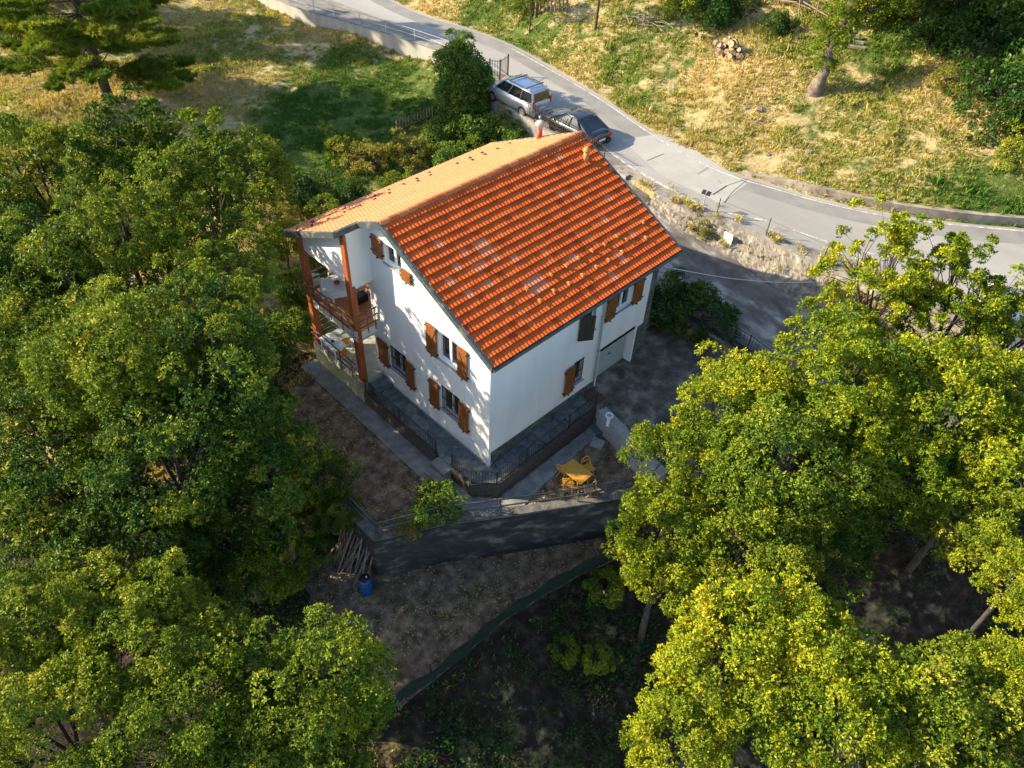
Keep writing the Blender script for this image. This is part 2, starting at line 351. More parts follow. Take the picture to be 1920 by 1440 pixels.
INNER = pix_line([(300,-110),(520,0),(640,38),(740,68),(830,98),(890,124),(912,150),(922,185),(952,200),(1002,232),(1045,257),(1095,285),(1150,318),(1205,348),(1275,388),(1316,400),(1400,432),(1500,478),(1580,512),(1700,560),(1920,640),(2300,760)])
LINE = pix_line([(400,-110),(560,-25),(640,8),(730,42),(830,84),(950,142),(1050,215),(1180,312),(1260,358),(1340,397),(1440,440),(1560,476),(1700,520),(1860,565),(2300,680)])
OUTER = pix_line([(560,-110),(700,-20),(790,25),(870,50),(960,84),(1040,128),(1130,182),(1210,238),(1300,292),(1370,322),(1440,343),(1530,370),(1640,395),(1750,412),(1920,428),(2300,445)])
HILLW = pix_line([(1390,325),(1440,341),(1530,368),(1640,393),(1750,410),(1920,426),(2300,443)])
def resample(path, step):
    P = [Vector(p) for p in path]; out = []
    # Catmull-Rom then even steps
    for i in range(len(P)-1):
        p0 = P[max(i-1,0)]; p1 = P[i]; p2 = P[i+1]; p3 = P[min(i+2,len(P)-1)]; n_ = max(2, int((p2-p1).length/step))
        for k in range(n_):
            t = k/n_; out.append(.5*((2*p1)+(-p0+p2)*t+(2*p0-5*p1+4*p2-p3)*t*t+(-p0+3*p1-3*p2+p3)*t**3))
    out.append(P[-1]); return out

INS = [tuple(p) for p in resample(INNER, .8)]; OUS = [tuple(p) for p in resample(OUTER, .8)]; LNS = [tuple(p) for p in resample(LINE, .8)]
ROADP = INS+OUS[::-1]
HOUSE = [(-.1,-.05),(8.9,-.05),(8.9,10),(-.1,10)]
WALK = [(-1.0,6.2),(-1.0,-.2),(-.35,-.85),(5.5,-.75),(5.5,0),(0,0),(0,6.2)]
YARD = [(5.4,1),(5.0,-1.3),(4.9,-2),(4.6,-3.3),(4.4,-5.),(6.5,-8),(11.,-8),(12.1,-5.5),(11.8,-2),(11.,1)]
DRIVE = [(11.8,-2),(12.1,-5.5),(11.2,-8),(13,-12),(24,-12),(22,-4.5),(21,3.2),(20.0,8.9),(15.,10),(9.,10),(9.,1),(11.,1)]
FRONT = [(-4.8,.62),(-4.85,9.),(-1.2,9.8),(0,9.8),(0,0),(5.4,0),(5.2,-1.2),(4.75,-3),(4.3,-4.7),(1.58,-3.17),(-.9,-1.57),(-2.6,-.42)]
LOWER = [(-4.8,.62),(-2.6,-.42),(-.9,-1.57),(1.58,-3.17),(4.3,-4.7),(3.,-5.3),(.46,-4.5),(-2.4,-3.95),(-5.1,-3.88),(-7.5,-3.85),(-8,0),(-7,3),(-4.9,3)]
def zdrive(x, y): return np.clip(.35+.115*(y-1.), -.35, 1.3)
CPTS = np.array([
 (19,30,-.6),(14,25,-.9),(8,22,-1.2),(0,38,-.6),(5,30,-.9),(-3,50,-.2),(14,45,-.4),(9,60,.3),(20,50,-.1),(8,12.5,-1.2),(0,13,-1.4),(-5,15,-1.9),(-10,20,-2.4),(16,12,-.9),(17.5,18,-.7),(12,16,-1.1),
 (-6,8,-2.2),(-10,8,-3),(-6.5,3,-2.9),(-10,0,-3.6),(-15,5,-4),(-16,15,-3.5),(-20,0,-5),(-20,30,-3),(-35,10,-6),(-30,50,-2),(-15,60,0),
 (-6,-2,-3.6),(-4,-3,-3.6),(-8,-6,-4.6),(-2,-7,-5.2),(2,-8,-5.2),(0,-12,-6.2),(-10,-12,-6.2),(-6,-5,-4.4),(0,-5.2,-4.4),
 (6,-6.5,-1.7),(9,-9.5,-1.0),(12,-12,-.7),(15,-14,-.4),(6.5,-9.5,-1.6),(19,-13.5,.4),(5,-14,-4.6),(10,-18,-3.5),(22,-16,.4),(20,-28,-2),(0,-30,-8),(4,-5.6,-3.4),
 (31,8,3.2),(38,10,5.4),(30,20,3.2),(35,26,4.6),(33,0,3.4),(40,-2,5.6),(46,10,7.4),(60,10,10.5),(30,36,2.6),(40,42,5),(60,30,9.5),(60,-10,10),(36,-12,3.6),(28,-18,1.4),(80,0,14),(80,40,13),(60,60,8),(30,60,2),(40,-30,2),(27,10,1.9),(28,2,2.1),(27,28,1.6)], float)
def _phi(r2): return r2*np.log(np.maximum(r2, 1e-9))*.5
def _fit():
    P = CPTS[:, :2]; n = len(P)
    K = _phi(((P[:,None]-P[None])**2).sum(-1)); K += np.eye(n)*1.5
    A = np.zeros((n+3, n+3)); A[:n,:n] = K; A[:n,n] = 1; A[:n,n+1:] = P; A[n,:n] = 1; A[n+1:,:n] = P.T
    return np.linalg.solve(A, np.concatenate([CPTS[:,2], [0,0,0]]))
WT = _fit()
def zback(x, y):
    """distance (m) outside the outer road edge, for blending the bank"""
    X = np.asarray(x, float); Y = np.asarray(y, float); best = np.full(X.shape, 1e9)
    for i in range(0, len(OUS)-1, 2):
        a = np.array(OUS[i]); b = np.array(OUS[min(i+2, len(OUS)-1)]); d = b-a
        t = np.clip(((X-a[0])*d[0]+(Y-a[1])*d[1])/(d@d), 0, 1)
        best = np.minimum(best, (X-a[0]-t*d[0])**2+(Y-a[1]-t*d[1])**2)
    return np.sqrt(best)
OUTSIDE = OUS+[(200,-30),(200,120),(30,120)]
def H(x, y, rough=True):
    x = np.asarray(x, float); y = np.asarray(y, float); sh = x.shape; x = x.ravel(); y = y.ravel()
    z = np.full(x.shape, WT[-3])+WT[-2]*x+WT[-1]*y
    for i, (a, b, _) in enumerate(CPTS): z += WT[i]*_phi((x-a)**2+(y-b)**2)
    z = np.clip(z, -9, 16)
    if rough:
        z = z+(vnoise(x,y,3.1,1)-.5)*.5+(vnoise(x,y,1.2,2)-.5)*.22+(vnoise(x,y,.5,3)-.5)*.08
    hs = inpoly(x, y, OUTSIDE) & ~inpoly(x, y, ROADP)
    d = zback(x, y); zr = zroad(y)
    wall = np.clip((3.-y)/2., 0, 1)*.42*np.clip((d-.12)/.25, 0, 1)
    t = np.clip(d/3.0, 0, 1); t = t*t*(3-2*t)
    z = np.where(hs, (zr+wall)*(1-t)+np.maximum(z, zr+.1)*t, z)
    z = np.where(inpoly(x, y, LOWER), -3.6+(vnoise(x,y,1.7,5)-.5)*.16*(1 if rough else 0), z)
    z = np.where(inpoly(x, y, FRONT), -1.34+(vnoise(x,y,1.3,6)-.5)*.05, z)
    z = np.where(inpoly(x, y, DRIVE), zdrive(x, y), z)
    z = np.where(inpoly(x, y, YARD), -.45, z)
    z = np.where(inpoly(x, y, HOUSE), -1.2, z)
    z = np.where(inpoly(x, y, ROADP), zr-.02, z)
    return z.reshape(sh)
def Hs(x, y): return float(H(np.array([x]), np.array([y]))[0])
def hit(u, v):
    """the ground point seen at photo pixel (u, v)"""
    d = ray(u, v); t = (np.arange(6, 130, .15)); X = CP[0]+d[0]*t; Y = CP[1]+d[1]*t; Z = CP[2]+d[2]*t
    g = H(X, Y); k = np.argmax(Z < g)
    a = t[k-1]; b = t[k]; da = Z[k-1]-g[k-1]; db = g[k]-Z[k]; tt = a+(b-a)*da/max(da+db, 1e-6)
    x, y = CP[0]+d[0]*tt, CP[1]+d[1]*tt
    return Vector((x, y, Hs(x, y)))

def make_terrain():
    def axis(lo, a, b, hi, fine, coarse):
        return np.concatenate([np.arange(lo, a, coarse), np.arange(a, b, fine), np.arange(b, hi+coarse, coarse)])
    X = axis(-90, -22, 34, 150, .25, 2.) ; Y = axis(-70, -20, 30, 150, .25, 2.)
    X = np.unique(np.concatenate([X, np.arange(-6,20,.125), np.arange(34, 70, .5)])); Y = np.unique(np.concatenate([Y, np.arange(-9,9,.125), np.arange(30, 66, .5)]))
    gx, gy = np.meshgrid(X, Y); gz = H(gx, gy); nx, ny = len(X), len(Y)
    co = np.stack([gx, gy, gz], -1).reshape(-1, 3)
    i = np.arange(nx-1)[None]+np.arange(ny-1)[:,None]*nx
    q = np.stack([i, i+1, i+1+nx, i+nx], -1).reshape(-1, 4)
    me = bpy.data.meshes.new('ground'); me.vertices.add(len(co)); me.vertices.foreach_set('co', co.ravel())
    me.loops.add(q.size); me.loops.foreach_set('vertex_index', q.ravel()); me.polygons.add(len(q))
    me.polygons.foreach_set('loop_start', np.arange(0, q.size, 4)); me.polygons.foreach_set('use_smooth', np.ones(len(q), bool))
    me.update(calc_edges=True)
    x, y = co[:,0], co[:,1]
    g, dd = cover(x, y)
    a = me.attributes.new('green', 'FLOAT', 'POINT'); a.data.foreach_set('value', g)
    a = me.attributes.new('dirt', 'FLOAT', 'POINT'); a.data.foreach_set('value', dd)
    me.materials.append(M['ground'])
    o = bpy.data.objects.new('ground', me); col.objects.link(o); tag(o, kind='structure')
def blob(x, y, cx, cy, r): return np.exp(-((x-cx)**2+(y-cy)**2)/(r*r))
GB = []                                # green patches (x, y, r, amount)
def cover(x, y):
    g = .38+(vnoise(x,y,5,11)-.5)*.35+(vnoise(x,y,1.3,15)-.5)*.12
    for cx, cy, r, a in GB: g += a*blob(x, y, cx, cy, r)
    g = np.where((x < -2) & (y > 45), g-.2, g)
    dd = np.full(x.shape, .22)+(vnoise(x,y,4,12)-.5)*.3
    fr = inpoly(x, y, [(-40,-40),(-40,11),(-5,12),(0,10.5),(0,0),(4.8,-1),(4.9,-4.5),(12,-9),(17,-14),(17,-40)])
    dd = np.where(fr, .74+(vnoise(x,y,2.2,13)-.5)*.45, dd); g = np.where(fr, .35+(vnoise(x,y,1.8,14)-.5)*.5, g)
    d = zback(x, y); hs = inpoly(x, y, OUTSIDE)
    dd = np.where(hs & (d < 1.), dd-.2, dd)
    return np.clip(g, 0, 1), np.clip(dd, 0, 1)
for u, v, r, a in [(700,230,4.5,.7),(620,270,3.8,.65),(560,200,3.,.35),(740,150,2.5,.2),(800,250,3,.4),(520,290,3,.3),(640,110,2,.2),(1000,60,2.5,.3),(1180,30,3,.2),(1060,110,1.5,.15),(1480,90,2,.1),(1680,120,2,.15),(1860,375,2.,.4),(1760,350,1.,.2),(1640,60,3,.1),(1200,190,1.,.2),(900,20,2,.3),(1150,130,1.5,.2),(1840,240,2,.15),(1700,200,2,.1),(40,250,2,.2)]:
    p = hit(u, v); GB.append((p.x, p.y, r, a))
make_terrain()

def clip(poly, ax, val, keep_less):
    out = []
    for i in range(len(poly)):
        a = poly[i]; b = poly[(i+1) % len(poly)]
        ia = (a[ax] <= val) if keep_less else (a[ax] >= val); ib = (b[ax] <= val) if keep_less else (b[ax] >= val)
        if ia: out.append(a)
        if ia != ib:
            t = (val-a[ax])/(b[ax]-a[ax]); out.append((a[0]+t*(b[0]-a[0]), a[1]+t*(b[1]-a[1])))
    return out
def sheet(name, poly, zf, m, step=1., parent=None):
    mb = MB(); xs = [p[0] for p in poly]; ys = [p[1] for p in poly]
    x = min(xs)
    while x < max(xs):
        p1 = clip(clip(poly, 0, x, False), 0, x+step, True) if len(poly) else []
        y = min(ys)
        while y < max(ys) and p1:
            p2 = clip(p1, 1, y, False); p2 = clip(p2, 1, y+step, True) if p2 else []
            if len(p2) > 2:
                ar = sum(p2[i][0]*p2[(i+1) % len(p2)][1]-p2[(i+1) % len(p2)][0]*p2[i][1] for i in range(len(p2)))
                if abs(ar) > 1e-5:
                    if ar < 0: p2 = p2[::-1]
                    mb.face([(a, b, float(zf(a, b))) for a, b in p2])
            y += step
        x += step
    return mb.build(name, m, parent)
def band(name, path, w0, w1, zf, m):
    """a strip following a path, from offset w0 to w1 to its right"""
    mb = MB(); P = resample(path, .6); q = []
    for i, p in enumerate(P):
        d = (P[min(i+1,len(P)-1)]-P[max(i-1,0)]).normalized(); n_ = Vector((d.y, -d.x))
        a = p+n_*w0; b = p+n_*w1; q.append(((a.x,a.y,zf(a.x,a.y)), (b.x,b.y,zf(b.x,b.y))))
    for i in range(len(q)-1): mb.face([q[i][0], q[i][1], q[i+1][1], q[i+1][0]])
    return mb.build(name, m)
def zr(x, y, e=0.): return float(zroad(y))+e
# road: one quad strip from the inner boundary to the outer edge
def strip2(name, A, B, e, m, n=120):
    def samp(L):
        P = [Vector(p) for p in L]; d = [0]
        for i in range(len(P)-1): d.append(d[-1]+(P[i+1]-P[i]).length)
        t = np.linspace(0, d[-1], n); return np.stack([np.interp(t, d, [p.x for p in P]), np.interp(t, d, [p.y for p in P])], 1)
    a = samp(A); b = samp(B); mb = MB()
    K = 5
    for i in range(n-1):
        for k in range(K):
            q = [a[i]*(1-k/K)+b[i]*k/K, a[i]*(1-(k+1)/K)+b[i]*(k+1)/K, a[i+1]*(1-(k+1)/K)+b[i+1]*(k+1)/K, a[i+1]*(1-k/K)+b[i+1]*k/K]
            mb.face([(p[0], p[1], zr(p[0], p[1], e)) for p in q][::-1])
    return mb.build(name, m)
tag(strip2('road', LNS, OUS, .012, M['asphalt']), kind='structure')
tag(strip2('road_verge', INS, LNS, .006, mat('gravelly_verge', (.165,.155,.14), (.30,.25,.18), .95, .8, .6, 25, detail=10, lo=.45, hi=.62)), kind='structure')
# darker lane strip along the outer half
mid = [((Vector(LNS[int(i*(len(LNS)-1)/60)])*.0+Vector(OUS[int(i*(len(OUS)-1)/60)]))) for i in range(61)]
tag(band('road_lane_wear', [tuple(p) for p in OUTER], .25, 1.5, lambda x, y: zr(x, y, .017), M['asphalt_old']), kind='structure')
def dash_path(pxs): return pix_line(pxs)
mk = MB()
def paint(path, w, e=.024, mb=None):
    P = resample(path, .5)
    for i in range(len(P)-1):
        d = (P[i+1]-P[i]).normalized(); n_ = Vector((d.y,-d.x))*w/2
        mb.face([(p.x, p.y, zr(p.x, p.y, e)) for p in (P[i]-n_, P[i]+n_, P[i+1]+n_, P[i+1]-n_)])
paint(LINE[3:9], .12, mb=mk)
paint(pix_line([(1190,317),(1260,357),(1330,392)]), .12, mb=mk)
for a, b in [((1330,393),(1438,415)), ((1480,430),(1552,454)), ((1595,466),(1640,478)), ((1862,514),(1900,517))]:
    paint(pix_line([a, b]), .13, mb=mk)
paint([tuple(Vector(p)) for p in pix_line([(960,92),(1040,136),(1130,190),(1210,245),(1300,299),(1370,330),(1440,351),(1530,377),(1640,402),(1750,418),(1920,434)])], .10, mb=mk)
tag(mk.build('road_markings', M['paint']), kind='structure')
pt = sheet('road_patch', pix_line([(1165,262),(1250,250),(1400,345),(1352,383),(1240,330)]), lambda x, y: zr(x, y, .021), M['asphalt_patch'])
tag(pt, kind='structure')
ck = MB()
for path, w_ in [([(1213,302),(1245,289)],.05), ([(1336,366),(1352,356),(1362,349)],.08), ([(1362,349),(1385,341),(1402,336)],.03), ([(1398,340),(1372,362),(1358,381)],.03), ([(1345,338),(1353,345)],.03)]:
    paint(pix_line(path), w_, .028, ck)
tag(ck.build('road_cracks', M['tar']), kind='structure')
tag(sheet('driveway', DRIVE, lambda x, y: float(zdrive(x, y))+.02, M['drive']), kind='structure')
tag(sheet('garage_yard', YARD, lambda x, y: -.43, M['yard']), kind='structure')
M['soil'] = mat('dry_garden_soil', (.06,.038,.024), (.29,.205,.13), .95, 2.2, 1., 8, c3=(.155,.105,.068), detail=12, lo=.36, hi=.66)
tag(sheet('garden_lawn', FRONT, lambda x, y: -1.325+float((vnoise(np.array([x]),np.array([y]),1.3,6)[0]-.5)*.05), M['soil'], .5), kind='structure')
tag(sheet('lower_terrace', LOWER, lambda x, y: -3.57+float((vnoise(np.array([x]),np.array([y]),1.7,5)[0]-.5)*.16), M['soil'], .5), kind='structure')
# concrete path round the walkway (z -1.3)
PATH = [(-1.12,9.95),(-1.12,-.35),(-.45,-1.05),(4.9,-.95),(4.9,-1.40),(2.6,-1.62),(1.3,-1.72),(.2,-1.88),(-.35,-1.95),(-1.0,-1.5),(-1.6,-1.0),(-1.95,.4),(-1.85,9.95)]
tag(sheet('garden_path', PATH, lambda x, y: -1.285, M['concrete']), kind='structure')

# ------------------------------------------------------------------ retaining walls
def wall_path(mb, path, zt, zb, th, cap=0., off=0.):
    """a wall following a polyline; zt, zb functions of (x, y)"""
    P = [Vector(p) for p in path]; L = []
    for i, p in enumerate(P):
        d = (P[min(i+1,len(P)-1)]-P[max(i-1,0)]).normalized(); n_ = Vector((d.y,-d.x))
        L.append((p+n_*(off-th/2), p+n_*(off+th/2)))
    for i in range(len(L)-1):
        a, b = L[i]; c, d = L[i+1]
        A = [(a.x,a.y,zb(a.x,a.y)),(b.x,b.y,zb(b.x,b.y)),(d.x,d.y,zb(d.x,d.y)),(c.x,c.y,zb(c.x,c.y)),
             (a.x,a.y,zt(a.x,a.y)),(b.x,b.y,zt(b.x,b.y)),(d.x,d.y,zt(d.x,d.y)),(c.x,c.y,zt(c.x,c.y))]
        mb.poly(A, [(4,5,6,7),(0,4,7,3),(1,2,6,5)]+([(0,1,5,4)] if i == 0 else [])+([(3,7,6,2)] if i == len(L)-2 else []))
K = lambda c: (lambda x, y: c)
# the tall garden retaining wall
RW = [(-4.78,4.6),(-4.78,.62),(-2.6,-.42),(-.9,-1.57),(1.58,-3.17),(4.3,-4.72),(5.6,-5.6)]
mb = MB(); wall_path(mb, RW, K(-1.24), K(-4.2), .46, off=.03)
rwall = mb.build('retaining_wall', M['concrete_dark']); mb = MB(); wall_path(mb, RW, K(-1.19), K(-1.237), .40, off=.03); mb.build('coping', mat('worn_dark_coping', (.05,.05,.047), (.17,.165,.15), .92, 2.5, .8, 9, detail=12), rwall); tag(rwall, 'tall dark stained concrete retaining wall below the lawn with the yellow table', 'wall')
# road wall on the left
LW = INS[:]
LW = [p for p in INS if p[1] > 19.4 and p[1] < 60]
root = empty('road_wall', (LW[-1][0], LW[-1][1], 0)); tag(root, 'long pale streaked concrete wall holding up the road above the meadow', 'wall')
mb = MB(); wall_path(mb, [(p[0]-root.location.x, p[1]-root.location.y) for p in LW], lambda x, y: zr(x, y+root.location.y, .10), lambda x, y: -2.6, .35)
mb.build('wall_body', M['concrete_pale'], root)
mb = MB(); wall_path(mb, [(p[0]-root.location.x, p[1]-root.location.y) for p in LW], lambda x, y: zr(x, y+root.location.y, .17), lambda x, y: zr(x, y+root.location.y, .103), .46)
mb.build('coping', M['concrete'], root)
# wall under the parked cars
PWL = [p for p in INS if 7.2 < p[1] <= 19.4]
mb = MB(); wall_path(mb, PWL, lambda x, y: zr(x, y, .12), K(-1.6), .3)
tag(mb.build('parking_wall', M['concrete']), 'pale low concrete wall under the iron railing beside the parked cars', 'wall')
# hill-side kerb wall of the road
mb = MB(); HW = [tuple(p) for p in resample(HILLW, .8)]
wall_path(mb, HW, lambda x, y: zr(x, y, .5*min(1, max(.12, (5.-y)/4.))), lambda x, y: zr(x, y, -.3), .28, off=-.16)
tag(mb.build('kerb_wall', mat('kerb_wall_concrete', (.17,.14,.11), (.34,.29,.23), .9, 1.6, .4, 20)), 'low weathered brown wall holding the grassy bank along the outer bend of the road', 'wall')
# rough stone wall between road and driveway: displaced sloping face
def rock_face(name, top, foot, m, amp=.22, nu=90, nv=9, seed=0):
    def samp(L, n):
        P = [Vector(p) for p in L]; d = [0]
        for i in range(len(P)-1): d.append(d[-1]+(P[i+1]-P[i]).length)
        t = np.linspace(0, d[-1], n); return np.stack([np.interp(t, d, [p[k] for p in P]) for k in range(3)], 1)
    a = samp(top, nu); b = samp(foot, nu); mb = MB(); g = []
    for i in range(nu):
        row = []
        for j in range(nv):
            t = j/(nv-1); p = a[i]*(1-t)+b[i]*t
            q = math.sin(math.pi*min(1, max(0, t)))*.6+.4
            o = (vnoise(np.array([i*.14+seed]), np.array([j*.6]), 1.)[0]-.5)*amp*2*q+(vnoise(np.array([i*.61+seed]), np.array([j*1.7]), 1.)[0]-.5)*amp*.8
            row.append((p[0]-o, p[1]+o*.2, p[2]+o*.35))
        g.append(row)
    for i in range(nu-1):
        for j in range(nv-1): mb.face([g[i][j], g[i+1][j], g[i+1][j+1], g[i][j+1]])
    return mb.build(name, m)
tp = []; ft = []
for p in INS:
    if -12 < p[1] < 6.6:
        tp.append((p[0]+.12, p[1], zr(p[0], p[1], .08))); ft.append((p[0]-1.0-.25*min(1, max(0, (4-p[1])/4)), p[1]-.35, float(zdrive(p[0], p[1]))-.05))
rk = rock_face('stone_wall', tp, ft, M['rock'], .13, 260, 18)
tag(rk, 'rough leaning stone wall between the road and the sunken driveway', 'wall')
mb = MB(); wall_path(mb, [(p[0]+.1, p[1]) for p in INS if -12 < p[1] < 6.6], lambda x, y: zr(x, y, .10), lambda x, y: zr(x, y, -.6), .3)
mb.build('coping', M['concrete'], rk)

# ------------------------------------------------------------------ the house
HOUSE_E = empty('white_house', (0, 0, 0)); tag(HOUSE_E, 'two storey white house with red tiled gable roof and brown shutters', 'house')
E0 = HOUSE_E
RS = (7.57-4.86)/(5.15+.44)
def rz_(y): return 7.57-RS*abs(y-5.15)
def clipn(poly, a, b, c):      # keep a*u+b*z <= c
    out = []
    for i in range(len(poly)):
        p = poly[i]; q = poly[(i+1) % len(poly)]; fp = a*p[0]+b*p[1]-c; fq = a*q[0]+b*q[1]-c
        if fp <= 0: out.append(p)
        if (fp <= 0) != (fq <= 0):
            t = fp/(fp-fq); out.append((p[0]+t*(q[0]-p[0]), p[1]+t*(q[1]-p[1])))
    return out
def FP(face, u, z, d):
    k, o = face
    return (o-d, u, z) if k == 'x' else (u, o-d, z)
def wall_panel(mb, face, u0, u1, z0, z1, holes=(), cuts=(), depth=.18):
    us = sorted({u0, u1, *[h[0] for h in holes], *[h[1] for h in holes]}); zs = sorted({z0, z1, *[h[2] for h in holes], *[h[3] for h in holes]})
    flip = face[0] == 'x'
    for i in range(len(us)-1):
        for j in range(len(zs)-1):
            cu = (us[i]+us[i+1])/2; cz = (zs[j]+zs[j+1])/2
            if any(h[0] < cu < h[1] and h[2] < cz < h[3] for h in holes): continue
            p = [(us[i],zs[j]),(us[i+1],zs[j]),(us[i+1],zs[j+1]),(us[i],zs[j+1])]
            for c in cuts:
                if len(p) > 2: p = clipn(p, *c)
            if len(p) > 2:
                q = [FP(face, a, b, 0) for a, b in p]; mb.face(q[::-1] if flip else q)
    for h in holes:
        a, b, c, d = h[:4]
        for (p, q) in (((a,c),(b,c)),((b,c),(b,d)),((b,d),(a,d)),((a,d),(a,c))):
            f = [FP(face,p[0],p[1],0), FP(face,q[0],q[1],0), FP(face,q[0],q[1],-depth), FP(face,p[0],p[1],-depth)]
            mb.face(f if flip else f[::-1])
def fb(mb, face, u0, u1, z0, z1, d0, d1):
    a = FP(face, u0, z0, d0); b = FP(face, u1, z1, d1)
    mb.bx([min(a[i],b[i]) for i in range(3)], [max(a[i],b[i]) for i in range(3)])
G = ('x', 0.); Rr = ('y', 0.)
roofcut = [(-RS, 1, 7.57-RS*5.15-.14), (RS, 1, 7.57+RS*5.15-.14)]
hG = [(1.62,2.70,3.05,4.33), (1.60,2.62,.47,1.73), (4.72,5.72,.47,1.68), (4.55,5.50,5.72,6.55)]
hR = [(4.47,5.06,.62,1.83), (6.55,7.55,3.12,4.22), (4.5,5.4,3.05,4.2), (6.03,8.30,-.5,1.45)]
mb = MB()
wall_panel(mb, G, 0, 6.7, -.9, 8, hG, roofcut)
mb.build('gable_wall', M['plaster'], E0)
mb = MB()
wall_panel(mb, Rr, 0, 5.98, 0, 5.06, [h for h in hR if h[1] < 6], depth=.2)
wall_panel(mb, Rr, 5.98, 8.75, 1.45, 5.06, [h for h in hR if 6 < h[0] and h[2] > 1], depth=.2)
mb.bx((-.004,-.003,-.74),(.10,.35,.01))                                    # the white corner strip down to the paving
mb.bx((5.98,.0,-.6),(6.03,.5,1.45)); mb.bx((8.24,-.02,-.6),(8.34,.5,1.45)); mb.bx((6.03,.0,1.452),(8.24,.5,1.60))
mb.build('eaves_wall', M['plaster'], E0)
mb = MB()                                                               # back and side walls
mb.face([(8.75,0,-1),(8.75,9.8,-1),(8.75,9.8,rz_(9.8)-.14),(8.75,5.15,7.43),(8.75,0,rz_(0)-.14)])
mb.face([(8.75,9.8,-1.2),(3,9.8,-1.2),(3,9.8,rz_(9.8)-.1),(8.75,9.8,rz_(9.8)-.1)])
mb.build('rear_wall', M['plaster'], E0)
mb = MB()                                                               # inner walls of the porch
mb.face([(3,9.8,-1.2),(3,6.7,-1.2),(3,6.7,rz_(6.7)-.1),(3,9.8,rz_(9.8)-.1)])
mb.face([(3,6.7,-1.2),(0,6.7,-1.2),(0,6.7,rz_(6.7)-.1),(3,6.7,rz_(6.7)-.1)])
mb.build('porch_wall', M['plaster'], E0)
mb = MB()                                                               # the panel under the porch roof
pan = [(6.45,4.55),(9.85,4.55),(9.85,rz_(9.85)-.14),(6.45,rz_(6.45)-.14)]
for s, d in ((1, 0.), (-1, -.16)):
    q = [FP(('x',-.93), a, b, d) for a, b in pan]; mb.face(q[::-1] if s > 0 else q)
mb.face([(-.93,6.45,4.55),(-.93,9.85,4.55),(-.77,9.85,4.55),(-.77,6.45,4.55)][::-1])
mb.face([(-.93,6.45,4.35),(0,6.45,4.35),(0,6.45,rz_(6.45)-.14),(-.93,6.45,rz_(6.45)-.14)])
mb.face([(-.93,6.62,4.35),(-.93,6.62,rz_(6.45)-.2),(0,6.62,rz_(6.45)-.2),(0,6.62,4.35)])
mb.face([(-.93,6.45,4.35),(-.93,6.62,4.35),(0,6.62,4.35),(0,6.45,4.35)])
mb.face([(-.93,6.45,4.35),(-.93,6.45,4.56),(-.93,6.62,4.56),(-.93,6.62,4.35)])
mb.build('porch_panel', M['plaster'], E0)
mb = MB(); mb.bx((.10,.03,-1.4),(5.98,.4,-.002)); mb.build('stone_plinth', M['rubble'], E0)
mb = MB(); mb.bx((8.34,.0,-.6),(8.75,.5,1.448)); mb.bx((8.753,-.03,-.8),(9.06,.45,5.0)); mb.build('stone_pier', M['rubble'], E0)
mb = MB(); mb.bx((-.012,.0,-.76),(.2,6.4,-.62)); mb.build('gable_base_strip', M['stone_sill'], E0)
# garage door: ribbed panel
mb = MB()
mb.bx((6.03,.36,-.5),(8.24,.40,1.45))
for i in range(16):
    x_ = 6.06+i*2.16/16; mb.bx((x_,.335,-.48),(x_+.115,.361,1.43))
gd = mb.build('garage_door', mat('pale_grey_door', (.42,.47,.47), (.36,.41,.41), .5, 2), E0)
mb = MB(); mb.bx((7.05,.30,.5),(7.2,.335,.54)); mb.build('handle', M['iron'], gd)

# windows ---------------------------------------------------------------
def window(face, u0, u1, z0, z1, leaves=2, grille=False, sill=True, ajar=False, bars=8):
    wn = MB(); D = -.13; f = .06
    fb(wn, face, u0, u1, z0, z0+f, D-.05, D); fb(wn, face, u0, u1, z1-f, z1, D-.05, D)
    fb(wn, face, u0, u0+f, z0+f, z1-f, D-.05, D); fb(wn, face, u1-f, u1, z0+f, z1-f, D-.05, D)
    iw = u1-u0
    if leaves == 2: fb(wn, face, (u0+u1)/2-.055, (u0+u1)/2+.055, z0+f, z1-f, D-.05, D+.01)
    wo_ = wn.build('window', M['frame'], E0)
    n_ = leaves
    for k in range(n_):
        g = MB(); a = u0+f+(iw-2*f)/n_*k; b = u0+f+(iw-2*f)/n_*(k+1)
        fb(g, face, a+.01, b-.01, z0+f, z1-f, D-.06, D-.035); g.build('pane', M['glass'], wo_)
    if sill:
        s = MB(); fb(s, face, u0-.05, u1+.05, z0-.05, z0-.002, -.12, .07); s.build('sill', M['stone_sill'], wo_)
    if grille:
        s = MB()
        for k in range(bars):
            u = u0+.05+(u1-u0-.1)*k/(bars-1); fb(s, face, u-.009, u+.009, z0+.02, z1-.02, -.012, .006)
        for z in (z0+.06, (z0+z1)/2, z1-.08): fb(s, face, u0, u1, z-.012, z+.012, -.016, .010)
        s.build('grille', M['iron'], wo_)
    return wo_
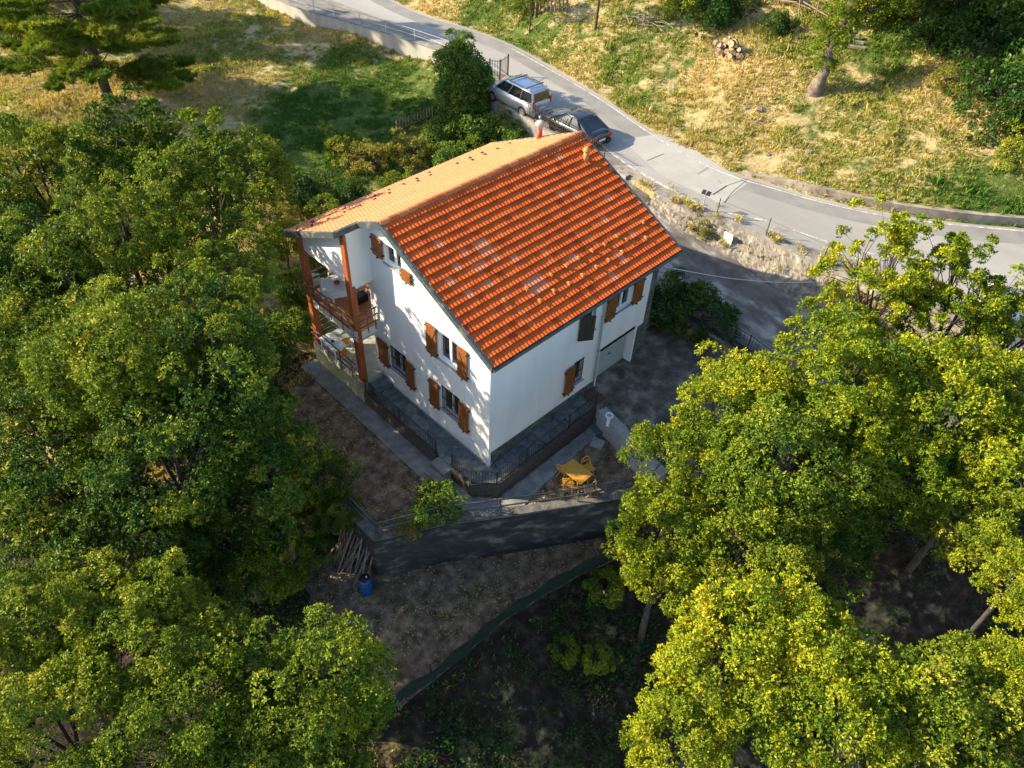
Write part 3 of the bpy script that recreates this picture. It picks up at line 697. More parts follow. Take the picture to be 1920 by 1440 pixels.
def shutter(face, u0, u1, z0, z1, brace=1, mtl='shutter', d=.05):
    s = MB(); n_ = 4; wv = (u1-u0)/n_
    for k in range(n_): fb(s, face, u0+k*wv+.004, u0+(k+1)*wv-.004, z0, z1, d, d+.035)
    fb(s, face, u0, u1, z0+.001, z1-.001, d+.006, d+.028)
    for z in (z0+.16, z1-.16): fb(s, face, u0+.02, u1-.02, z-.05, z+.05, d+.035, d+.058)
    a = FP(face, u0+.06 if brace > 0 else u1-.06, z0+.22, d+.046); b = FP(face, u1-.06 if brace > 0 else u0+.06, z1-.22, d+.046)
    s.bar(a, b, .022 if face[0] == 'y' else .022, .08) if False else None
    # diagonal brace as a thin board in the plane of the shutter
    A = Vector((u0+.07 if brace > 0 else u1-.07, z0+.2)); B = Vector((u1-.07 if brace > 0 else u0+.07, z1-.2)); n2 = (B-A).normalized(); n2 = Vector((-n2.y, n2.x))*.045
    q = [A-n2, B-n2, B+n2, A+n2]
    lo = [FP(face, p.x, p.y, d+.034) for p in q]; hi = [FP(face, p.x, p.y, d+.056) for p in q]
    s.poly(lo+hi, [(4,5,6,7),(0,1,5,4),(1,2,6,5),(2,3,7,6),(3,0,4,7),(0,3,2,1)])
    o = s.build('shutter', M[mtl], E0)
    h = MB(); fb(h, face, (u0+u1)/2-.015, (u0+u1)/2+.015, z0-.07, z0-.003, 0, d+.07); h.build('shutter_catch', M['iron'], o)
    for z in (z0+.16, z1-.16):
        for a_, b_ in ((u1+.001, u1+.05), (u0-.05, u0-.001)):
            h = MB(); fb(h, face, a_, b_, z-.02, z+.02, .002, d+.06); h.build('hinge', M['iron'], o)
    return o
window(G, *hG[0]); shutter(G, 2.74, 3.29, 2.99, 4.40, -1); shutter(G, 1.10, 1.60, 2.99, 4.38, 1)
window(G, *hG[1], grille=True, bars=11, ajar=True); shutter(G, 2.72, 3.28, .27, 1.66, -1); shutter(G, 1.06, 1.58, .27, 1.68, 1)
window(G, *hG[2], grille=True, bars=11); shutter(G, 5.84, 6.46, .3, 1.62, -1); shutter(G, 4.20, 4.70, .22, 1.60, 1)
window(G, *hG[3]); shutter(G, 5.55, 6.13, 5.80, 6.62, -1); shutter(G, 3.98, 4.50, 5.55, 6.05, 1)
window(Rr, *hR[0], leaves=1, grille=True, bars=6); shutter(Rr, 3.96, 4.49, .37, 1.80, 1)
window(Rr, *hR[1]); shutter(Rr, 5.96, 6.54, 3.02, 4.2, -1); shutter(Rr, 7.58, 8.16, 3.02, 4.2, -1)
window(Rr, *hR[2], leaves=1)
# the dark shutter standing half open
fr = at(1111.8, 637, 3.0); a0 = Vector((4.42,-.05,3.0)); dv = Vector((fr.x-a0.x, fr.y-a0.y, 0)); 
s = MB(); L_ = min(dv.length, 1.0); dn = dv.normalized(); pn = Vector((-dn.y, dn.x, 0))
for k in range(5):
    c = a0+dn*L_*(k+.5)/5+Vector((0,0,.58)); s.box(c, (L_/5-.008, .035, 1.16), math.atan2(dn.y, dn.x))
for z in (.15, 1.0): s.box(a0+dn*L_/2+Vector((0,0,z))+pn*.025, (L_-.04, .03, .09), math.atan2(dn.y, dn.x))
tag(s.build('shutter', M['shutter_dark'], E0), 'dark brown shutter standing half open')

# roof --------------------------------------------------------------------
roof = MB()
RK = RS/math.sqrt(1+RS*RS); RC = 1/math.sqrt(1+RS*RS)
XB = 9.68; YE = -.44; YL = 10.28
def tiles(mb, sgn, yeave, ncourse, x0f):
    slope = abs(5.15-yeave)/RC; e = slope/ncourse
    up = Vector((0, sgn*RC, RK)); nn = Vector((0, -sgn*RK, RC)); base = Vector((0, yeave, rz_(yeave)))
    tw = .30; spt = 14
    prof = [.034*abs(math.sin(math.pi*2*(j/spt)))**.7 for j in range(spt+1)]
    # pale clusters
    cl = [(random.uniform(0,9.5), random.uniform(.5, slope-.3), random.uniform(.3,.9)) for _ in range(2 if sgn > 0 else 0)]+([(2.0,3.4,.8),(1.3,2.4,.6),(3.0,2.8,.4)] if sgn > 0 else [])
    for k in range(ncourse):
        s0 = k*e; s1 = (k+1)*e+.02
        yc = yeave+sgn*(s0+e/2)*RC; x0 = x0f(yc); x = x0; sh = (k % 2)*.0
        # slight waviness of the course
        while x < XB-.02:
            x1 = min(x+tw, XB); t = random.gauss(.42, .11); xc = (x+x1)/2
            for cx, cs, cr_ in cl:
                if (xc-cx)**2/2.2+(s0-cs)**2 < cr_*cr_*.5 and random.random() < .35: t = random.uniform(.85, 1.)
            if random.random() < (.02 if sgn > 0 else .0): t = random.uniform(.8, .98)
            if sgn < 0: t = t*.4+.42  # left slope: tint evened and raised, part of its painted sunlight
            mb.cur = min(1, max(0, t)); dz = random.gauss(0, .003); tilt = random.gauss(0, .004)
            n0 = len(mb.v)
            for j in range(spt+1):
                X = x+(x1-x)*j/spt
                hlo = prof[j]+.066+dz+tilt*(j/spt-.5); hhi = prof[j]*.8+.004+dz
                p0 = base+up*(s0-.012)+nn*.002; p1 = base+up*s0+nn*hlo; p2 = base+up*s1+nn*hhi
                for p in (p0, p1, p2): mb.v.append((X, p.y, p.z))
            for j in range(spt):
                a = n0+j*3; b = a+3
                for q in ([a, b, b+1, a+1], [a+1, b+1, b+2, a+2]):
                    mb.f.append(q if sgn > 0 else q[::-1]); mb.m.append(0); mb.a.append(mb.cur)
            x = x1
tiles(roof, 1, YE, 18, lambda y: -.31)
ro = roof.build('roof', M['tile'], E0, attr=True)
roof = MB(); tiles(roof, -1, YL, 17, lambda y: -.31 if y < 6.53 else -1.28); roof.build('sunny_slope', M['tile_painted_lit'], ro, attr=True)
mb = MB()                                                              # boards under the tiles, right and left slope
def slab(x0, x1, ya, yb, t=.12):
    za, zb = rz_(ya)-.01, rz_(yb)-.01
    vs = [(x0,ya,za),(x1,ya,za),(x1,yb,zb),(x0,yb,zb),(x0,ya,za-t),(x1,ya,za-t),(x1,yb,zb-t),(x0,yb,zb-t)]
    mb.poly(vs, [(0,1,2,3),(7,6,5,4),(0,4,5,1),(1,5,6,2),(2,6,7,3),(3,7,4,0)])
slab(-.29, 9.66, YE+.02, 5.15); slab(-.29, 9.66, 5.15, 6.53); slab(-1.26, 9.66, 6.53, YL-.02)
mb.build('soffit', mat('soffit_boards', (.55,.52,.48), (.45,.42,.38), .8, 5), ro)
mb = MB()                                                              # verge flashing
def verge(x, ya, yb, w_=.11, t=.24, lift=.10):
    mb = MB()
    d = Vector((0, yb-ya, rz_(yb)-rz_(ya))); 
    a = Vector((x, ya, rz_(ya)+lift-t/2)); b = Vector((x, yb, rz_(yb)+lift-t/2))
    vs = []
    for p in (a, b):
        vs += [p+Vector((-w_/2,0,-t/2)), p+Vector((w_/2,0,-t/2)), p+Vector((w_/2,0,t/2)), p+Vector((-w_/2,0,t/2))]
    mb.poly(vs, [(0,1,2,3),(7,6,5,4),(0,4,5,1),(1,5,6,2),(2,6,7,3),(3,7,4,0)]); mb.build('verge_flashing', M['fascia'], ro)
verge(-.33, YE-.02, 5.15); verge(-.33, 5.15, 6.50); verge(-1.30, 6.45, YL+.02); verge(9.70, YE, 5.15, .1, .2); verge(9.70, 5.15, YL, .1, .2)
mb = MB(); mb.box(((-1.30-.33)/2, 6.47, rz_(6.47)-.02), (1.06, .10, .24))
mb.build('verge_flashing', M['fascia'], ro)
mb = MB()
mb.tube([(-.36,YE-.07,rz_(YE)-.04),(9.72,YE-.07,rz_(YE)-.04)], .065, 8)
gt = mb.build('gutter', M['gutter'], ro)
mb = MB(); mb.tube([(-1.36,YL+.08,rz_(YL)-.04),(9.72,YL+.08,rz_(YL)-.04)], .07, 8); mb.box((-1.2,YL+.02,rz_(YL)-.06),(.4,.2,.2)); mb.build('gutter', M['pale_metal'], ro)
mb = MB()                                                              # ridge caps
x = -.34; rc_t = []
while x < 9.66:
    mb.cur = random.random(); n_ = 7; L_ = .40; n0 = len(mb.v)
    for X, s_ in ((x, 1.08), (min(x+L_+.03, 9.72), .92)):
        for j in range(n_):
            t = math.pi*j/(n_-1); mb.v.append((X, 5.15-math.cos(t)*.13*s_, 7.565+math.sin(t)*.125*s_))
    for j in range(n_-1): mb.f.append([n0+j, n0+n_+j, n0+n_+j+1, n0+j+1][::-1]); mb.m.append(0); mb.a.append(mb.cur)
    mb.f.append(list(range(n0, n0+n_))); mb.m.append(0); mb.a.append(mb.cur)
    x += L_
mb.build('ridge_cap', M['ridge'], ro, attr=True)
mb = MB(); mb.box((4.6, 4.97, 7.50), (9.9, .16, .05), 0, rad(24)); mb.build('ridge_mortar', mat('grey_mortar', (.13,.12,.12), (.22,.2,.19), .95, 9), ro)
def roofhit(u, v, left=False, h=0.):
    d = ray(u, v); s_ = -1 if left else 1
    # plane z = 7.57 - RS*s*(5.15-y)+h
    # CP.z+t dz = 7.57+h-RS*s*(5.15-CP.y-t dy)
    t = (7.57+h-RS*s_*(5.15-CP[1])-CP[2])/(d[2]-RS*s_*d[1]); return Vector(CP+d*t)
Z1 = lambda X, Y: (500+X/1.946, 220+Y/1.946)
g_r = [(865,668),(945,628),(1035,576),(1090,543),(1135,515),(1185,488),(1230,466),(1275,435),(1370,384),(995,670),(1045,634),(1100,607),(1150,577),(1200,547),(1245,522),(1295,492),(1380,440),(1310,448)]
Z8 = lambda X, Y: (520+X/4, 230+Y/4)
g_l = [(150,805),(270,752),(265,778),(395,703),(390,730),(510,652),(508,680),(625,605),(625,632),(735,560),(737,583),(842,513),(847,536),(950,470),(1050,428),(1060,447),(1148,382),(1157,401),(1355,314),(1448,272),(1465,287),(1540,232),(1558,246),(1652,205),(1745,163)]
for lst, Zf, left in ((g_r, Z1, False), (g_l, Z8, True)):
    for q in lst:
        p = roofhit(*Zf(*q), left, .05); s_ = -1 if left else 1; g = MB()
        u_ = Vector((0, s_*RC, RK)); n_ = Vector((0, -s_*RK, RC)); c = p
        vs = [c+u_*a+n_*b+Vector((x_,0,0)) for x_ in (-.045,.045) for a, b in ((-.10,.0),(.10,.0),(.02,.085),(-.06,.085))]
        g.poly(vs, [(0,1,2,3),(7,6,5,4),(0,4,5,1),(1,5,6,2),(2,6,7,3),(3,7,4,0)])
        g.build('snow_guard', M['terracotta'] if not left else M['bark'], ro)
# flues
p = roofhit(1011, 262, True); g = MB(); g.lathe((0,0,-.1), [(.0,0),(.11,0),(.11,.55),(.0,.55)], 14); fl = g.build('flue_pipe', M['red_clay'], ro, True, p)
g = MB(); g.lathe((0,0,.45), [(0,0),(.12,0),(.12,.14),(.19,.19),(.20,.30),(.15,.36),(0,.38)], 14); g.build('flue_cowl', M['concrete_pale'], fl, True)
p = roofhit(1098, 302, False); g = MB(); g.lathe((0,0,-.05), [(.0,0),(.12,0),(.10,.45),(0,.45)], 14); fl = g.build('flue_pipe', M['terracotta'], ro, True, p)
g = MB(); g.lathe((0,0,.40), [(0,0),(.10,0),(.16,.03),(.16,.08),(.05,.2),(0,.22)], 14); g.build('flue_cowl', M['terracotta'], fl, True)
g = MB(); g.box((0,0,0), (.34,.34,.10), 0, math.atan(RS)); g.build('flue_base', M['stone_sill'], fl)

# drainpipes
mb = MB(); mb.tube([(5.80,-.42,4.78),(5.80,-.12,4.45),(5.80,-.07,4.3),(5.80,-.07,.15)], .05, 10)
for z in (3.4, 1.6, .6): mb.box((5.80,-.04,z), (.13,.09,.03))
mb.build('drainpipe', M['pale_metal'], E0, True)

# porch: posts, slabs, rails -------------------------------------------------
TOPZ = rz_(9.62)-.15
for y, zb in ((6.48,-.55), (9.60,-.30)):
    mb = MB(); mb.bx((-1.06,y-.13,zb),(-.80,y+.13,4.5)); mb.bx((-1.06,y-.13,4.5),(-.94,y+.13,rz_(y)-.14)); mb.build('porch_post', M['post_wood'], E0, bevel=.012)
mb = MB(); mb.bx((-1.10,6.33,-1.5),(-.86,9.85,-.262)); mb.bx((-.86,9.61,-1.5),(3,9.85,-.262)); mb.bx((-.86,6.33,-1.3),(-.1,6.5,-.262)); mb.build('terrace_wall', M['terrace_wall'], E0)
mb = MB(); mb.bx((-1.08,6.36,-.26),(3,9.83,-.20)); mb.build('terrace_floor', M['flag'], E0)
mb = MB(); mb.bx((-.98,6.5,1.86),(3,9.80,2.26)); mb.build('balcony_slab', M['plaster'], E0)
mb = MB(); mb.bx((-1.0,6.46,2.262),(3,9.82,2.30)); mb.build('balcony_floor', M['deck'], E0)
def rail_set(zlist, path, m, posts, ztop, zbot, name='railing', w_=.035):
    mb = MB()
    for z in zlist:
        for i in range(len(path)-1): mb.bar((*path[i], z), (*path[i+1], z), w_, w_*1.6)
    for x_, y_ in posts: mb.bar((x_, y_, zbot), (x_, y_, ztop), .03)
    return mb.build(name, m, E0)
rail_set((3.18,2.86,2.54), [(-1.12,9.78),(-1.12,6.38)], M['rail_wood'], [(-1.08,7.2),(-1.08,8.0),(-1.08,8.8)], 3.18, 2.1)
rail_set((3.18,2.86,2.54), [(-1.12,6.36),(0.0,6.36)], M['rail_wood'], [(-.45,6.40),(-.1,6.40)], 3.18, 2.1)
rail_set((3.18,2.86,2.54), [(-1.0,9.84),(3.0,9.84)], M['rail_wood'], [(.3,9.82),(1.5,9.82),(2.6,9.82)], 3.18, 2.1)
rail_set((.66,.36,.08), [(-1.12,9.78),(-1.12,6.62)], M['rail_wood'], [(-1.09,7.0),(-1.09,7.8),(-1.09,8.7)], .66, -.5)
rail_set((.66,.36,.08), [(-1.0,9.84),(3.0,9.84)], M['rail_wood'], [(.3,9.82),(1.5,9.82),(2.6,9.82)], .66, -.4)
# steps from terrace down to the walkway
for k in range(3):
    mb = MB(); mb.bx((-.86, 6.33-.3*(k+1), -1.2), (-.015, 6.33-.3*k, -.26-.13*(k+1)+.0)); mb.build('step', M['slate'], E0)
# walkway
wk = empty('paved_walkway', (0,0,-.74)); wk['label'] = 'slate paved walkway wrapping the foot of the white house, stepping up towards the garage'; wk['category'] = 'walkway'
def prism(mb, poly, z0, z1):
    n_ = len(poly); vs = [(x, y, z0) for x, y in poly]+[(x, y, z1) for x, y in poly]
    mb.poly(vs, [tuple(range(n_-1,-1,-1)), tuple(range(n_, 2*n_))]+[(i, (i+1) % n_, n_+(i+1) % n_, n_+i) for i in range(n_)])
mb = MB(); prism(mb, [(-.013,.0),(-.013,6.3),(-1.0,6.3),(-1.0,-.15),(-.35,-.80),(1.15,-.80),(1.15,.029),(.0,.0)][::-1], -.8, 0); mb.build('paving', M['slate'], wk)
for x0, x1, z in ((1.152,2.35,.09),(2.352,3.55,.18),(3.552,5.75,.27)):
    mb = MB(); mb.bx((x0,-.80,-.8),(x1,.029,z)); mb.build('step', M['slate'], wk)
mb = MB(); 
BW = [(-1.06,1.75),(-1.06,5.7)]
mb.bx((-1.12,1.75,-.7),(-1.003,6.3,.10)); mb.bx((-1.12,-.15,-.7),(-1.003,.85,.10))
q = [(-1.003,-.15),(-.352,-.803),(-.402,-.92),(-1.12,-.2)]; prism(mb, q[::-1], -.7, .10)
mb.bx((-.40,-.92,-.7),(1.152,-.803,.10)); mb.bx((1.152,-.92,-.7),(3.55,-.803,.25)); mb.bx((3.55,-.92,-.7),(5.1,-.803,.36))
mb.build('edge_curb', mat('dark_brick_curb', (.035,.03,.028), (.085,.07,.062), .9, 9, .5), wk)
mb = MB(); mb.bx((-1.45,.9,-.7),(-1.003,1.7,-.06)); mb.bx((-1.8,.85,-.7),(-1.452,1.65,-.25)); mb.bx((-2.1,.8,-.7),(-1.802,1.6,-.42)); mb.build('garden_step', M['concrete'], wk)
mb = MB(); mb.box((5.55,-.42,.32), (.62,.72,.03)); tag(mb.build('doormat', M['brown_mat']), 'brown rusty plate lying at the top of the walkway by the drainpipe', 'mat').location = (0,0,-.74)

# iron fences ---------------------------------------------------------------
def fence(name, label, path, h, m, zf, spacing=.11, post=.04, bar_w=.012, rails=(.06, 1.), cat='fence', group=None, bars=True, pst=2.0, postm=None, railw=.025, over=0., zoff=0):
    root = empty(name, (path[0][0], path[0][1], zf(*path[0]))); tag(root, label, cat, group); o = root.location
    P = [Vector(p) for p in path]; posts = []
    for i in range(len(P)-1):
        a, b = P[i], P[i+1]; L = (b-a).length; n_ = max(1, round(L/pst))
        for k in range(n_):
            p = a+(b-a)*k/n_; q = a+(b-a)*(k+1)/n_
            zp = zf(p.x, p.y); zq = zf(q.x, q.y); mb = MB()
            for r in rails: mb.bar((p.x-o.x,p.y-o.y,zp+h*r-o.z), (q.x-o.x,q.y-o.y,zq+h*r-o.z), railw)
            if bars:
                nb = max(2, int((q-p).length/spacing))
                for j in range(1, nb):
                    t = j/nb; c = p+(q-p)*t; z = zp+(zq-zp)*t
                    mb.bar((c.x-o.x,c.y-o.y,z+h*rails[0]-o.z), (c.x-o.x,c.y-o.y,z+h+over-o.z), bar_w)
            mb.build('panel' if bars else 'rail', m, root)
            posts.append(p)
    posts.append(P[-1])
    for p in posts:
        mb = MB(); z = zf(p.x, p.y); mb.bar((p.x-o.x,p.y-o.y,z-.08-o.z), (p.x-o.x,p.y-o.y,z+h+.03+over-o.z), post); mb.build('post', postm or m, root)
    return root
fence('iron_fence', 'dark iron railing round the house corner and up the stepped walkway', [(-1.06,.85),(-1.06,-.18),(-.38,-.86),(1.2,-.86),(3.5,-.86),(5.05,-.86)], .74, M['iron'], lambda x, y: -.64+max(0, x)*.06, .10)
fence('iron_fence', 'dark iron railing along the gable walkway below the porch steps', [(-1.06,6.2),(-1.06,4.0),(-1.06,1.78)], .72, M['iron'], K(-.64), .10)
fence('steel_railing', 'blue grey two bar railing on top of the dark retaining wall', [(-4.78,2.3),(-4.78,.62),(-2.6,-.42),(-.9,-1.57),(1.58,-3.17),(4.3,-4.72)], .85, M['blue_rail'], K(-1.28), rails=(.55,1.), bars=False, pst=2.1, railw=.045, cat='railing')
def zin(x, y): return zr(x, y, .1)
cf = [p for p in INS if 8.4 < p[1] < 18.8]
fence('iron_railing', 'dark iron railing on the wall beside the two parked cars', [(cf[i][0]+.0, cf[i][1]) for i in range(0, len(cf), 2)], 1.0, M['iron'], zin, .13, rails=(.08,.9), bar_w=.018, pst=2.4, over=.05)
p1 = at(1176,318,1.35); p0 = at(1120,270,1.35)
lwp = [LW[i] for i in range(0, len(LW), 3)]
fence('road_railing', 'pale galvanised railing along the top of the long road wall', lwp, .75, M['galv'], lambda x, y: zr(x, y, .17), rails=(.45,.98), bars=False, pst=2.2, railw=.03, cat='railing')
gt_ = [(18.6,20.6),(19.35,19.6)]
fence('iron_gate', 'tall iron gate panel beside the tree in front of the silver car', [tuple(at(918,150,1.)[:2]), tuple(at(937,152,1.)[:2]), tuple(at(952,142,1.)[:2])], 1.3, M['iron'], K(1.05), .15, rails=(.06,.92), cat='gate', pst=1.4, bar_w=.02, post=.07)
# driveway mesh fence on the stone wall
dw = [p for p in INS if -6 < p[1] < 3.4]
fence('wire_fence', 'thin rusty wire fence posts on the stone wall above the driveway', [(dw[i][0]+.1, dw[i][1]) for i in range(0, len(dw), 3)], .95, M['iron'], lambda x, y: zr(x, y, .1), rails=(.35,.9), bars=False, pst=2.3, railw=.008, post=.035)
# wooden post fence and pickets behind the house
a = hit(745,250); b = hit(812,222)
fence('picket_fence', 'brown picket fence at the edge of the shaded meadow beside the tall bush', [(a.x,a.y),(b.x,b.y)], .8, M['fence_wood'], Hs, .22, rails=(.3,.75), bar_w=.05, post=.07)
a = hit(560,345); b = hit(612,350); c = hit(672,328)
fence('field_fence', 'dark two rail field fence in the grass left of the roof', [(a.x,a.y),(b.x,b.y),(c.x,c.y)], .9, M['iron'], Hs, bars=False, rails=(.2,.8), pst=2.6, post=.07, railw=.035)
a = hit(1004,30); b = hit(1062,24)
fence('picket_gate', 'dark picket gate standing in the grass at the top of the hill', [(a.x,a.y),(b.x,b.y)], 1.1, M['fence_wood'], Hs, .28, rails=(.2,.8), bar_w=.08, post=.12, cat='gate')
# green netting fence
gp = [(-9.0,-3.4),(-6.53,-3.80),(-5.1,-3.86),(-3.9,-3.9),(-2.4,-3.93),(.46,-4.48),(3.,-5.2)]
root = empty('netting_fence', (gp[0][0], gp[0][1], -3.6)); tag(root, 'dark green shade netting fence at the foot of the lower terrace', 'fence')
mb = MB(); P = resample(gp, .3); n_ = len(P); rows = 4; g = []
for i, p in enumerate(P):
    g.append([(p.x-root.location.x+.03*math.sin(i*.9+j), p.y-root.location.y+.05*math.sin(i*1.3+j*1.7), (j/(rows-1))*.95*(1+.06*math.sin(i*.5))-.1+Hs(p.x, p.y+.15)+3.6) for j in range(rows)])
for i in range(n_-1):
    for j in range(rows-1): mb.face([g[i][j], g[i+1][j], g[i+1][j+1], g[i][j+1]])
mb.build('netting', M['green_mesh'], root, True)
for p in P[::9]:
    mb = MB(); mb.bar((p.x-root.location.x, p.y-root.location.y+.06, -.3), (p.x-root.location.x, p.y-root.location.y+.06, 1.15), .04); mb.build('post', M['iron'], root)

# ------------------------------------------------------------------ vegetation
def nrm(a): return a/np.maximum(np.linalg.norm(a, axis=-1, keepdims=True), 1e-9)
def leaf_object(name, P, D, N, Ls, Ws, tint, m, fold=.18):
    """n leaves: base P, direction D, normal N -> one mesh of kite-shaped folded faces"""
    n_ = len(P); S = nrm(np.cross(D, N)); N2 = nrm(np.cross(S, D)); L = Ls[:,None]; W_ = Ws[:,None]
    v = np.empty((n_, 4, 3)); v[:,0] = P; v[:,1] = P+D*L*.5+S*W_*.5+N2*W_*fold; v[:,2] = P+D*L-N2*L*.08; v[:,3] = P+D*L*.5-S*W_*.5+N2*W_*fold
    me = bpy.data.meshes.new(name); me.vertices.add(n_*4); me.vertices.foreach_set('co', v.ravel())
    me.loops.add(n_*4); me.loops.foreach_set('vertex_index', np.arange(n_*4)); me.polygons.add(n_); me.polygons.foreach_set('loop_start', np.arange(0, n_*4, 4))
    me.update(calc_edges=True)
    a = me.attributes.new('tint', 'FLOAT', 'FACE'); a.data.foreach_set('value', np.clip(tint, 0, 1).astype(np.float32))
    me.materials.append(m); return me
def crown(seed, R=3.3, flat=.85, clumps=130, ros=32, lv=9, leaf=.138, loose=0., m=None, low=-.35, name='crown', cr=(.45,.85), spire=0, yb=0.):
    g = np.random.default_rng(seed)
    # lobes give the outline
    lob = nrm(g.normal(size=(9,3))); lob[:,2] = np.abs(lob[:,2])*.9-.15; lob = nrm(lob); la = g.uniform(.10,.38,9)
    d = nrm(g.normal(size=(clumps*4,3))); d = d[d[:,2] > low][:clumps]; k = len(d)
    f = .72+((np.clip(d@lob.T, 0, 1)**6)*la).sum(1)
    rr = g.uniform(.30,1,k)**.45
    C = d*(f*rr)[:,None]*R*np.array([1,1,flat])*(1+(.07+loose*.12)*g.normal(0,1,(k,1)))
    if spire:
        for j in range(spire):
            dd = nrm(np.array([g.normal(0,.55), g.normal(0,.55), 1.])); a = R*.75; st = np.arange(4)
            C = np.concatenate([C, dd*(a+st[:,None]*R*.13)*np.array([1,1,flat*1.1])+g.normal(0,.12,(4,3))]); 
        k = len(C)
    rad_ = g.uniform(cr[0], cr[1], k)*(R/3.3)*(1-.35*loose); 
    if spire: rad_[-spire*4:] *= .6
    ct = g.normal(.46,.15,k)
    od = nrm(C+np.array([0,0,R*.35]))
    # rosettes: on the outer side of each clump
    q = nrm(g.normal(size=(k,ros,3))+od[:,None]*.9+np.array([0,0,.35])); 
    rp = C[:,None]+q*(rad_[:,None,None]*g.uniform(.78,1.1,(k,ros,1)))*np.array([1,1,.8])
    rt = ct[:,None]+g.normal(0,.13,(k,ros))
    rp = rp.reshape(-1,3); ax = nrm(q.reshape(-1,3)+g.normal(0,.3,(k*ros,3))); n1 = len(rp)
    ld = nrm(ax[:,None]*.75+nrm(g.normal(size=(n1,lv,3)))*.9); ln = nrm(ax[:,None]+g.normal(0,.45,(n1,lv,3))+np.array([0,0,.3]))
    P = (rp[:,None]+ld*.02+g.normal(0,.035,(n1,lv,3))).reshape(-1,3)
    tint = (rt.reshape(-1,1)+g.normal(0,.1,(n1,lv))).ravel()+yb
    n_ = len(P); Ls = leaf*g.uniform(.6,1.25,n_); 
    me = leaf_object(name, P, ld.reshape(-1,3), ln.reshape(-1,3), Ls, Ls*g.uniform(.42,.6,n_), tint, m)
    # limbs
    mb = MB(); base = Vector((0,0,-R*.75))
    mains = []
    for j in range(7):
        a = 2*math.pi*j/7+g.uniform(-.3,.3); e = g.uniform(.25,1.); p = Vector((math.cos(a)*e*R*.5, math.sin(a)*e*R*.5, g.uniform(.05,.5)*R*flat)); mid_ = base*.35+p*.45+Vector((math.cos(a)*.2,math.sin(a)*.2,0))
        mb.tube([base, mid_, p], [.10*R/3.3,.07*R/3.3,.035*R/3.3], 6, False); mains.append((mid_, p))
    for c in C[::2]:
        c = Vector(c); mi_, p = min(mains, key=lambda t: (t[1]-c).length); s_ = mi_.lerp(p, random.uniform(.3,.9)); md_ = s_.lerp(c, .5)+Vector((g.normal(0,.15),g.normal(0,.15),.1))
        mb.tube([s_, md_, c*1.02], [.03,.02,.008], 4, False)
    bm = bpy.data.meshes.new('branches'); bm.from_pydata(mb.v, [], mb.f); bm.materials.append(M['bark']); bm.polygons.foreach_set('use_smooth', [True]*len(mb.f)); bm.update()
    return me, bm, R
CV = {
 'L1': crown(1, m=M['leafL'], clumps=135, ros=40, low=-.75, flat=1.), 'L2': crown(2, m=M['leafL'], clumps=130, ros=42, flat=1.05, low=-.75), 'L3': crown(3, m=M['leafL'], clumps=120, ros=34, loose=.8, spire=3),
 'LG': crown(21, m=M['leafM'], clumps=66, ros=34, loose=.6, cr=(.38,.62), low=-.5, spire=2),
 'M1': crown(4, m=M['leafM'], clumps=130, ros=40, low=-.6), 'M2': crown(5, m=M['leafM'], clumps=115, ros=40, spire=3),
 'R1': crown(6, m=M['leafR'], clumps=120, ros=26, loose=1.2, spire=5, cr=(.3,.62), leaf=.14), 'R2': crown(7, m=M['leafR'], clumps=115, ros=40, spire=2, cr=(.38,.7)), 'R3': crown(8, m=M['leafR'], clumps=115, ros=40, flat=.95),
 'S1': crown(11, R=1.2, m=M['leafB'], clumps=46, ros=22, lv=8, leaf=.11, cr=(.8,1.5), low=-.6), 'S2': crown(12, R=1.2, m=M['leafD'], clumps=46, ros=22, lv=8, leaf=.11, cr=(.8,1.4), low=-.6),
 'S3': crown(13, R=1.2, m=M['leafY'], clumps=36, ros=20, lv=7, leaf=.10, loose=.8, cr=(.7,1.2), low=-.5), 'S4': crown(14, R=1.2, m=M['leafM'], clumps=40, ros=20, lv=7, leaf=.11, loose=.6, cr=(.7,1.2), low=-.5),
 'COL': crown(15, R=1.5, flat=1.65, m=M['leafB'], clumps=190, ros=32, lv=8, leaf=.11, cr=(.7,1.05), low=-.95),
}
def tree(u, v, zc, rpx, var, label, cat='tree', group=None, name='oak_tree', lean=0., gz=None):
    p = at(u, v, zc); dep = (np.array(p)-CP)@_f; R = rpx*dep/CF; me, bm, R0 = CV[var]; s_ = R/R0
    g = Hs(p.x, p.y) if gz is None else gz
    root = empty(name, (p.x, p.y, g), 0); tag(root, label, cat, group)
    h = zc-g
    c = bpy.data.objects.new('crown', me); col.objects.link(c); c.parent = root; c.location = (0,0,h); c.scale = (s_,s_,s_); c.rotation_euler = (0,0,random.uniform(0,6.28))
    b = bpy.data.objects.new('branches', bm); col.objects.link(b); b.parent = root; b.location = (0,0,h); b.scale = (s_,s_,s_); b.rotation_euler = c.rotation_euler
    tb = h-R*.7
    if tb > -.6:
        mb = MB(); r0 = .13*s_+.02; k = [(0,0,-.2),(random.uniform(-.1,.1),random.uniform(-.1,.1),max(.3,h)*.35),(0,0,max(.35,h-R*.6))]
        mb.tube(k, [r0*1.5, r0, r0*.8], 8, False); mb.build('trunk', M['bark'], root, True)
    return root
def shrub(u, v, rpx, var, label, cat='shrub', name='shrub', lift=.55, group=None, z=None):
    # (u, v) is the middle of the shrub
    zc = None; p = hit(u, v+rpx*.75) if z is None else at(u, v+rpx*.75, z); g = p.z if z is None else z
    dep = (np.array(p)-CP)@_f; R = rpx*dep/CF; q = at(u, v, g+R*lift)
    return tree(u, v, g+R*lift, rpx, var, label, cat, group, name, gz=None if z is None else z)
GL = 'oaks in the wood left of the house'; GR = 'oaks in the wood right of the house'
